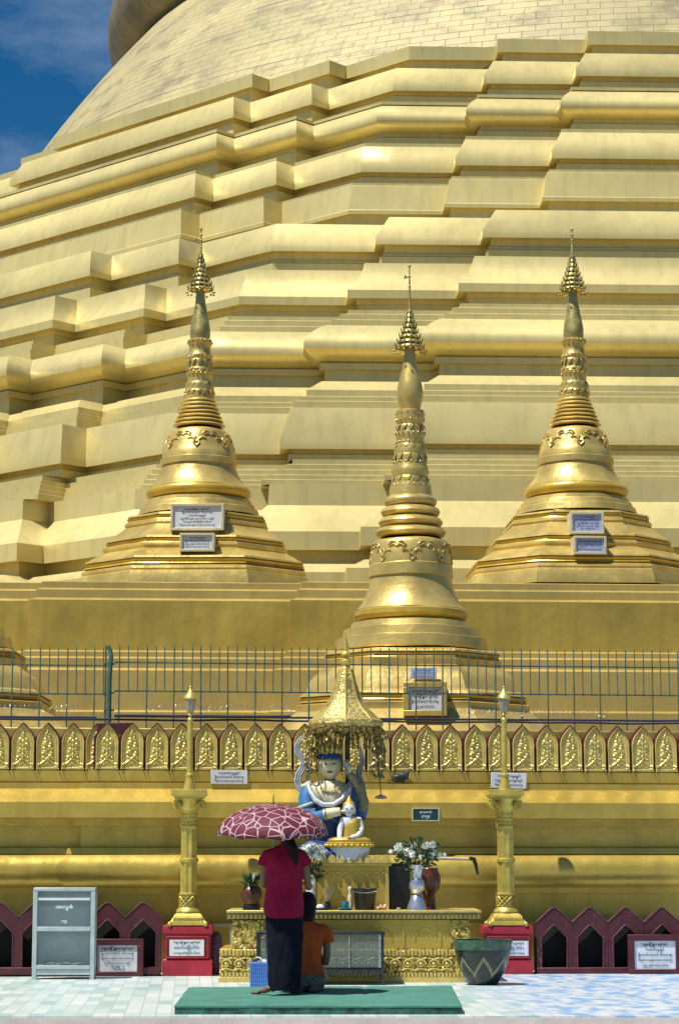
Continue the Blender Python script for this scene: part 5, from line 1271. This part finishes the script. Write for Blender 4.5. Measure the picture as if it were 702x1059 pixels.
q=MB(); loft(q,[(bz(869),bx(364),.016,11*mb_,9.0*mb_),(bz(860),bx(364.4),.016,9.8*mb_,8.6*mb_),(bz(853),bx(365),.015,9*mb_,7.9*mb_),(bz(847),bx(367.5),.012,6.4*mb_,6.2*mb_)],wr=.08,seed=5); q.build('gold_robe',M['trim'],bs)
q=MB()
for k in range(3): q.tube([(bx(361),-.06,bz(858+2*k)),(bx(366),-.068,bz(861+2*k)),(bx(373),-.05,bz(858.5+2*k))],.5*mb_,5)
q.build('robe_folds',M['ink'],bs)
q=MB().ball((bx(361),.012,bz(834)),6.6*mb_,14,8,(1,1,.9)); q.lathe([(.4*mb_,bz(823)),(1.6*mb_,bz(825.5)),(3.2*mb_,bz(828)),(4*mb_,bz(831))],c=(bx(361),.01,0),n=16); q.build('gilded_hair',M['trim'],bs)
q=MB()
for sg in (-1,1):
    q.tube([(bx(361)+sg*1.2*mb_,-6.7*mb_,bz(836.8)),(bx(361)+sg*3.8*mb_,-5.9*mb_,bz(836.6))],.35*mb_,4)
q.tube([(bx(361)-1.4*mb_,-6.5*mb_,bz(841.4)),(bx(361)+1.4*mb_,-6.5*mb_,bz(841.4))],.35*mb_,4)
q.build('eyes_and_mouth',M['clay'],bs)
# ------------------------------------------------------------ low glass box
g=gnd(331,1019.5); gb=thing('glass_display_box',(g.x,g.y,0),'low dark framed glass box standing in front of the altar','glass case')
m=mpp(g.y,990); z=lambda py: at(331,py,g.y).z; W=66*m; D=.42
q=MB()
for sx in (-1,1):
    for yy in (0,D-.03): q.box(sx*W-(.03 if sx>0 else 0),sx*W+(.03 if sx<0 else 0),yy,yy+.03,0,z(965))
q.build('leg_post',M['metalframe'],gb,bev=.003)
MB().box(-W-.01,W+.01,-.01,D+.01,z(967),z(964)).build('lid',M['metalframe'],gb,bev=.003)
MB().box(-W+.03,W-.03,.0,.03,z(1008),z(1001)).build('lower_rail',M['metalframe'],gb)
MB().box(-W+.03,W-.03,.0,D,z(1003),z(1002)).build('tray',M['metalframe'],gb)
MB().box(-W+.03,W-.03,.01,.016,z(1001),z(967)).build('front_pane',M['boxglass'],gb)
MB().box(-W+.03,W-.03,D-.02,D-.014,z(1001),z(967)).build('back_pane',M['boxglass'],gb)
for px_ in (361-331,): MB().box(px_*m-.006,px_*m+.006,-.002,.012,z(1001),z(967)).build('mullion',M['steel'],gb)
MB().box(W-.055,W-.03,-.004,.02,z(1001),z(967)).build('corner_strip',M['steel'],gb)
# ------------------------------------------------------------ glazed bowl planter
g=gnd(500.5,1020); bw=thing('glazed_bowl',(g.x,g.y+.2,0),'large dark green glazed bowl with a pale zigzag on the tiles','bowl'); m=mpp(g.y+.1,1000)
pr=[(28,45.5),(30.5,46),(31,44),(29.6,41),(29.4,38),(28.4,32),(26.5,24),(23,14),(18,5.5),(15,0)]
MB().lathe([(r_*m,h_*m) for r_,h_ in [(26,30),(27.5,44),(28.5,45.8)]+pr[4:]],n=56,cap0=True).build('bowl_body',M['bowl'],bw)
MB().lathe([(r_*m,h_*m) for r_,h_ in [(28.2,45.9),(30.5,46.2),(31,44),(29.9,41),(29.8,36),(28.2,35.5)]],n=56,cap0=False,cap1=False).build('rim_band',M['bowlrim'],bw)
MB().lathe([(0.01,41.2*m),(27.4*m,41*m)],n=40,cap0=False,cap1=False).build('soil',M['clay'],bw)
def bowlr(h): 
    for (r0,h0),(r1,h1) in zip(pr,pr[1:]):
        if h1<=h<=h0 and h0>h1: return r1+(r0-r1)*(h-h1)/(h0-h1)
    return 20
zg=MB()
for i in range(7):
    for sg in (-1,1):
        a0_=2*pi*i/7-pi/2-.02; P0=[];n=8
        for q in range(n+1):
            f=q/n; h=27-17*f; a=a0_+sg*f*.45; 
            P0.append((a,h))
        vs=[]; 
        for a,h in P0:
            for dh in (2.6,-2.6):
                r_=bowlr(h+dh)*m*1.012; vs.append((r_*cos(a),r_*sin(a),(h+dh)*m))
        fs=[(2*k,2*k+1,2*k+3,2*k+2) if sg>0 else (2*k+2,2*k+3,2*k+1,2*k) for k in range(n)]
        zg.add(vs,fs)
zg.build('zigzag_band',M['bowlz'],bw)
# ------------------------------------------------------------ green mat
TM=.075
cs=[gnd(180,1040,TM),gnd(478,1040,TM),gnd(467,1019.5,TM),gnd(195,1021,TM)]
c0=sum(cs,Vector())/4; mt_=thing('prayer_mat',(c0.x,c0.y,0),'thick green padded mat on the tiles under the two women','mat')
q=MB(); nu,nv=60,50; A_,B_,C2,D_=[Vector((p.x-c0.x,p.y-c0.y)) for p in cs]; vs=[]
for j in range(nv+1):
    for i in range(nu+1):
        u,v=i/nu,j/nv; p=(A_*(1-u)+B_*u)*(1-v)+(D_*(1-u)+C2*u)*v
        e=min(u,1-u,v,1-v); z=TM+.004*noise.noise(Vector((p.x*1.3,p.y*1.3,0)))+.002*noise.noise(Vector((p.x*5,p.y*5,3)))-(.006 if e==0 else 0)
        for sx_ in (.333,.667):
            z-=.007*math.exp(-((u-sx_)/.012)**2)
        z-=.005*math.exp(-((v-.5)/.02)**2)
        w_=.006*noise.noise(Vector((p.x*3,p.y*3,9))) if e==0 else 0
        vs.append((p.x+w_,p.y+w_,z))
fs=[(j*(nu+1)+i,j*(nu+1)+i+1,(j+1)*(nu+1)+i+1,(j+1)*(nu+1)+i) for j in range(nv) for i in range(nu)]
q.add(vs,fs); bd=[i for i in range(nu+1)]+[j*(nu+1)+nu for j in range(1,nv+1)]+[nv*(nu+1)+i for i in range(nu-1,-1,-1)]+[j*(nu+1) for j in range(nv-1,0,-1)]
o_=len(q.v); q.v+=[(vs[k][0],vs[k][1],TM-.02) for k in bd]; nb=len(bd)
for i in range(nb): q.f.append((bd[i],o_+i,o_+(i+1)%nb,bd[(i+1)%nb]))
q.build('mat_top',M['mat'],mt_)
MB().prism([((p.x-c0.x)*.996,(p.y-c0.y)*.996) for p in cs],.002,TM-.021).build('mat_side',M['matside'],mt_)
# seams
# ------------------------------------------------------------ blue basket
g=gnd(268,1021.5,0); bk_=thing('blue_basket',(g.x,g.y+.1,0),'blue woven plastic basket beside the standing woman','basket'); m=mpp(g.y,1000)
# sits on mat edge or tiles
bk_.location.z=0.0
q=MB().rings([[(x*r_*m,y*r_*m*.8,h_*m) for x,y in ((-1,-1),(1,-1),(1,1),(-1,1))] for r_,h_ in ((10.2,24),(9.6,0))],True,False,True); q.build('basket_wall',M['basket'],bk_,bev=.004)
q=MB()
for i in range(9):
    x=(-8.6+2.15*i)*m
    q.tube([(x*.95,-8.0*m,1*m),(x*1.03,-8.4*m,23*m)],.0055,4)
for h_ in (3,7,11,15,19): q.box(-9.9*m,9.9*m,-8.35*m,-7.9*m,h_*m,(h_+1.2)*m)
q.build('weave',M['basket'],bk_)
MB().rings([[(x*r_*m,y*r_*m*.8,h_*m) for x,y in ((-1,-1),(1,-1),(1,1),(-1,1))] for r_,h_ in ((9.4,25.4),(11,25.2),(11,23),(10,22.6))],True,False,False).build('rim',M['basket'],bk_,bev=.003)
tb=thing('basket_contents',(g.x,g.y+.1,20*m),'green and white bundles poking out of the blue basket','bag')
q=MB().ball((-.02,0,.05),.05,10,7,(1.1,.9,1)).ball((.045,0,.04),.035,8,6); q.build('white_bundle',M['petal'],tb); MB().ball((-.035,-.02,.075),.03,8,6,(1.6,1,.6)).build('green_bundle',M['leaf'],tb)
# purple cloth behind left pedestal
g=gnd(222,1008); tg=MB(); loft(tg,[(0,0,0,.085,.1),(.15,0,0,.09,.1),(.3,.0,0,.075,.09),(.42,.01,0,.05,.05),(.46,.01,0,.02,.02)],wr=.25,seed=4); o=tg.build('floral_cloth_bundle',M['cloth2']); o.location=g; tag(o,'purple floral cloth bundle between the left pedestal and the altar','cloth bundle')
rr_=thing('low_rail',gnd(226,1008)+Vector((0,-.02,0)),'thin pale bar between the left lamp pedestal and the altar','rail')
zz_=at(226,957,rr_.location.y).z
MB().box(-.2,.16,-.015,.015,zz_-.02,zz_+.012).build('bar',M['cream'],rr_); MB().box(.12,.15,-.01,.014,0,zz_-.021).build('upright',M['cream'],rr_)
# ------------------------------------------------------------ standing woman
g=gnd(293.5,1029,TM); WY=g.y; m=mpp(WY,950); wz=lambda py: at(293.5,py,WY).z-TM; wx=lambda px:(px-293.5)*m
wo=thing('person',(g.x,g.y,TM),'woman in crimson top and long navy skirt standing barefoot under an umbrella','person')
# body
V_=[(0,0,wz(935),(.15,.10)),     #0 pelvis
 (0,0,wz(917),(.125,.085)),      #1 waist
 (0,.0,wz(898),(.15,.09)),     #2 chest
 (0,-.01,wz(883),(.11,.065)),  #3 upper chest
 (0.01,-.005,wz(875),(.05,.05)),    #4 neck
 (.01,.01,wz(868),(.047,.05)),     #5
 (-.15,-.01,wz(885),.043),(-.178,.0,wz(900),.037),(-.185,.03,wz(917),.033),(-.17,.20,wz(913),.028),(-.115,.28,wz(905),.021), #6..10 left arm
 (.155,-.01,wz(886),.043),(.195,.0,wz(902),.037),(.212,.02,wz(919),.032),(.225,.17,wz(917),.028),(.20,.235,wz(914),.021), #11..15 right arm
 (-.085,0,wz(950),.085),(-.085,.0,wz(985),.06),(-.085,.02,wz(1019),.036),   #16..18
 (.085,0,wz(950),.085),(.085,.0,wz(985),.06),(.085,.02,wz(1019),.036)]
E_=[(0,1),(1,2),(2,3),(3,4),(4,5),(3,6),(6,7),(7,8),(8,9),(9,10),(3,11),(11,12),(12,13),(13,14),(14,15),(0,16),(16,17),(17,18),(0,19),(19,20),(20,21)]
q=MB().mesh(skin_mesh(V_,E_,0,2))
headmesh(q,(.012,.03,wz(857)),.076,-.092,.112)   # faces away (+y)
for sg in (-1,1): q.ball((.012+sg*.076,.03,wz(858)),.026,8,6,(.4,.7,1.2))
handfingers(q,(-.115,.28,wz(905)),(.5,.3,.6),(.6,0,-.6),.15,.0105,curl=.8)
handfingers(q,(.20,.235,wz(914)),(-.2,1,.1),(1,.2,0),.15,.0105,curl=.5,thumbside=-1)
def foot(q,x,y,yaw,L_=.225):
    d=Vector((sin(yaw),cos(yaw),0)); s=Vector((cos(yaw),-sin(yaw),0)); o=Vector((x,y,0))
    q.mesh(skin_mesh([tuple(o+Vector((0,0,.075)))+(.034,),tuple(o-d*.03+Vector((0,0,.034)))+(.033,),tuple(o+d*.07+Vector((0,0,.034)))+((.038,.030),),tuple(o+d*.13+Vector((0,0,.024)))+((.043,.021),)],[(0,1),(0,2),(2,3)],0,2))
    for k,(of,l,r_) in enumerate(((-.032,.055,.015),(-.013,.05,.011),(.004,.045,.0105),(.019,.04,.010),(.033,.033,.009))):
        b=o+d*.145+s*of+Vector((0,0,.014)); q.tube([b-d*.02,b+d*l*.6,b+d*l],[r_,r_,r_*.5],6)
foot(q,-.10,-.02,rad(-60)); foot(q,.075,.03,rad(10))
q.build('body',M['skin'],wo,ang=70)
# top
q=MB()
loft(q,[(wz(950),0,-.01,.155,.124),(wz(945),0,-.01,.170,.134),(wz(936),0.0,-.01,.172,.132),(wz(925),-.002,-.008,.166,.115),(wz(915),-.002,-.005,.158,.108),(wz(903),.0,-.008,.170,.112),(wz(893),.0,-.012,.172,.108),(wz(886),.0,-.012,.172,.094),(wz(881),.003,-.01,.148,.080),(wz(877),.005,-.008,.10,.066),(wz(874.5),.006,-.004,.062,.058)],n=80,wr=.05,seed=11,cap0=False,cap1=False,steps=7,fold=3)
for sx,ex in ((-1,-.188),(1,.205)):
    q.tube([(sx*.09,-.01,wz(883)),(sx*.145,-.01,wz(885.5)),(sx*.172,-.008,wz(890)),(ex*.97,-.004,wz(895.5))],[.05,.058,.055,.053],14)
q.build('crimson_top',M['shirtred'],wo,ang=75)
q=MB(); loft(q,[(.035,wx(294.5),0,.135,.10),(.10,wx(294.3),0,.138,.105),(.3,wx(294.2),0,.146,.11),(.55,wx(293.8),-.005,.160,.12),(.72,wx(293.4),-.01,.158,.118),(wz(935),0,-.005,.145,.105)],n=96,wr=.06,seed=21,steps=8,fold=4); q.build('navy_skirt',M['skirt'],wo,ang=75)
q=MB(); loft(q,[(wz(873),.03,-.05,.045,.05),(wz(868),.02,-.02,.075,.075),(wz(860),.012,.005,.088,.095),(wz(852),.012,.012,.085,.096),(wz(847),.012,.02,.055,.066),(wz(845.5),.012,.02,.02,.02)],n=24,wr=.05,seed=2)
q.tube([(.02,-.06,wz(864)),(.05,-.095,wz(872)),(.085,-.105,wz(880)),(.10,-.1,wz(889)),(.11,-.1,wz(896))],[.035,.048,.042,.03,.006],10)
q.build('hair',M['hair'],wo,ang=70)
# silver bowl in her right hand
sb=MB().lathe([(.045,.03),(.05,.035),(.047,.02),(.03,-.01),(.02,-.02)],n=20); o=sb.build('silver_cup',M['silver']); o.location=(g.x+.215,g.y+.30,TM+wz(916)); tag(o,'small silver cup held in the right hand of the standing woman','cup')
# umbrella
ux,uy=at(281.8,866,WY+.12).x,WY+.12; ua=thing('umbrella',(ux,uy,TM+wz(905)),'maroon and white giraffe print umbrella held over the standing woman','umbrella'); ua.rotation_euler=(rad(6),rad(0.8),0)
R_=.497; zr=at(281.8,867,uy).z-TM-wz(905); zt_=at(281.8,832,uy).z-TM-wz(905); Hh=zt_-zr
q=MB(); rs=[]; nn=16
for j in range(nn+1):
    f=j/nn; ring=[]
    for i in range(64):
        a=2*pi*i/64; k8=abs(((i%8)/8)-.5)*2   # 1 at rib, 0 between
        r_=R_*sin(f*pi/2*.98)/sin(pi/2*.98)
        r2=r_*(1-.055*(1-k8**2)*f)
        hh=Hh*(cos(f*pi/2*.96)**.92)
        hh-=.012*(1-k8**2)*sin(f*pi)
        ring.append((r2*cos(a+.2),r2*sin(a+.2),zr+hh+.018*(1-k8**2)*f**4))
    rs.append(ring)
q.rings(rs)
o=q.build('canopy',M['umb'],ua,ang=70); sm=o.modifiers.new('t','SOLIDIFY'); sm.thickness=.002
for i in range(8):
    a=2*pi*i/8+.2; P_=[]
    for j in range(9):
        f=.03+.97*j/8; r_=R_*sin(f*pi/2*.98)/sin(pi/2*.98)-.006; P_.append((r_*cos(a),r_*sin(a),zr+Hh*cos(f*pi/2*.96)**.92-.006))
    rb=MB().tube(P_,.0028,4).build('rib',M['steel'],ua)
    MB().tube([(.01*cos(a),.01*sin(a),zr-.02),(P_[4][0],P_[4][1],P_[4][2])],.002,4).build('stretcher',M['steel'],rb)
MB().tube([(0,0,-.05),(0,0,zt_+.004)],.006,8).build('shaft',M['steel'],ua)
MB().tube([(0,0,zt_),(0,0,zt_+.05),(0,0,zt_+.085)],[.006,.005,.003],8).build('ferrule',M['black'],ua)
MB().tube([(0,0,-.16),(0,0,-.03)],[.013,.014],10).build('handle',M['black'],ua)
# ------------------------------------------------------------ kneeling woman
g=gnd(317,1026.5,TM); KY=g.y+.12; m=mpp(KY,980); kz=lambda py: at(317,py,KY).z-TM; kx=lambda px:(px-317)*m
ko=thing('person',(at(317,1000,KY).x,KY,TM),'woman in an orange shirt kneeling on the mat beside the standing one','person')
V_=[(0,0,.20,(.15,.12)),(0,.0,.34,(.12,.09)),(0,.0,.50,(.14,.085)),(0,.005,kz(962),(.11,.065)),(.0,.02,kz(954),.05),(.0,.03,kz(949),.046),
 (-.165,0,kz(965),.044),(-.20,.01,kz(980),.038),(-.19,.05,kz(997),.033),(-.08,.22,kz(985),.027),(-.02,.30,kz(975),.02),
 (.165,0,kz(965),.044),(.185,.01,kz(981),.038),(.175,.04,kz(998),.033),(.08,.22,kz(985),.027),(.02,.30,kz(975),.02),
 (-.10,.15,.17,.085),(-.13,.36,.09,.058),(-.10,.15,.055,.046),(-.07,-.10,.045,.034),
 (.10,.15,.17,.085),(.13,.36,.09,.058),(.10,.15,.055,.046),(.07,-.10,.045,.034)]
E_=[(0,1),(1,2),(2,3),(3,4),(4,5),(3,6),(6,7),(7,8),(8,9),(9,10),(3,11),(11,12),(12,13),(13,14),(14,15),(0,16),(16,17),(17,18),(18,19),(0,20),(20,21),(21,22),(22,23)]
q=MB().mesh(skin_mesh(V_,E_,0,2))
headmesh(q,(0,.045,kz(936)),.074,-.09,.108)
for sg in (-1,1): q.ball((sg*.074,.045,kz(937)),.026,8,6,(.4,.7,1.2))
handfingers(q,(-.02,.30,kz(975)),(.1,.3,1),(0,1,0),.14,.010,curl=.1); handfingers(q,(.02,.30,kz(975)),(-.1,.3,1),(0,1,0),.14,.010,curl=-.1)
for sx in (-1,1):
    o_=Vector((sx*.07,-.12,.035)); q.mesh(skin_mesh([tuple(o_)+(.033,),tuple(o_+Vector((0,-.07,.01)))+((.04,.026),),tuple(o_+Vector((0,-.12,-.005)))+((.042,.018),)],[(0,1),(1,2)],0,2))
    for k in range(5): q.tube([tuple(o_+Vector((-.032+.016*k,-.12,-.01))),tuple(o_+Vector((-.034+.017*k,-.165,-.02)))],[.011,.007],6)
q.build('body',M['skin'],ko,ang=70)
q=MB(); loft(q,[(kz(1009.5),.0,-.0,.158,.150),(kz(1003),.0,-.0,.152,.14),(kz(992),.0,-.008,.132,.105),(kz(980),0,-.006,.138,.10),(kz(970),0,-.004,.165,.10),(kz(963.5),0,0,.182,.09),(kz(958.5),0,.008,.145,.075),(kz(954.5),0,.015,.08,.062),(kz(952),0,.02,.056,.056)],n=80,wr=.06,seed=31,cap0=False,cap1=False,steps=7,fold=3)
for sx in (-1,1): q.tube([(sx*.11,.0,kz(960.5)),(sx*.16,.0,kz(963)),(sx*.185,.004,kz(967)),(sx*.196,.008,kz(975))],[.05,.058,.056,.054],14)
q.build('orange_shirt',M['orange'],ko,ang=75)
q=MB(); loft(q,[(.01,0,.05,.15,.20),(.06,0,.06,.165,.25),(.13,0,.06,.160,.24),(.17,0,.03,.14,.15),(.21,0,.0,.12,.10)],n=36,wr=.06,seed=41,steps=4); q.build('printed_skirt',M['print'],ko,ang=75)
q=MB(); loft(q,[(kz(953),0,-.045,.055,.035),(kz(948),0,-.035,.072,.06),(kz(940),0,.01,.086,.095),(kz(932),0,.028,.085,.098),(kz(925),0,.035,.06,.072),(kz(922.5),0,.035,.02,.02)],n=24,wr=.06,seed=7); q.build('hair',M['hair'],ko,ang=70)
# ------------------------------------------------------------ pigeon
s_,zz_=FL.hit(417,812,.2); zz_=zL(810.3,.15,px=417)
pg=thing('pigeon',FL.w(s_,.10,FL.hit(417,810.6,.12)[1]),'dark grey pigeon standing on the wall ledge below the relief panels','pigeon',rotz=rad(5))
mp_=mpp(26,805)*1.14
V_=[(-9*mp_,0,3.2*mp_,(1.6*mp_,2.4*mp_)),(-5*mp_,0,4.2*mp_,2.6*mp_),(0,0,5.6*mp_,3.9*mp_),(3.2*mp_,0,7.4*mp_,3.5*mp_),(5.2*mp_,0,10.5*mp_,1.8*mp_),(5.8*mp_,0,13*mp_,1.8*mp_)]
q=MB().mesh(skin_mesh(V_,[(0,1),(1,2),(2,3),(3,4),(4,5)],2,2)); q.build('body',M['pigeon'],pg)
MB().tube([(7*mp_,0,13*mp_),(8.4*mp_,0,12.4*mp_)],[.8*mp_,.2*mp_],6).build('beak',M['black'],pg)
for sg in (-1,1):
    MB().ball((-2.5*mp_,sg*2.6*mp_,5.6*mp_),3*mp_,10,7,(2.0,.5,.9)).build('wing',M['pigeondark'],pg)
    MB().tube([(1.5*mp_,sg*1*mp_,3*mp_),(1.5*mp_,sg*1*mp_,0)],.45*mp_,5).build('leg',M['clay'],pg)
MB().add([(-6*mp_,-1.6*mp_,4.6*mp_),(-13*mp_,-2*mp_,2*mp_),(-13*mp_,2*mp_,2*mp_),(-6*mp_,1.6*mp_,4.6*mp_),(-6*mp_,-1.6*mp_,3.4*mp_),(-13*mp_,-2*mp_,1.4*mp_),(-13*mp_,2*mp_,1.4*mp_),(-6*mp_,1.6*mp_,3.4*mp_)],[(0,1,2,3),(7,6,5,4),(0,4,5,1),(1,5,6,2),(2,6,7,3)]).build('tail',M['pigeondark'],pg)
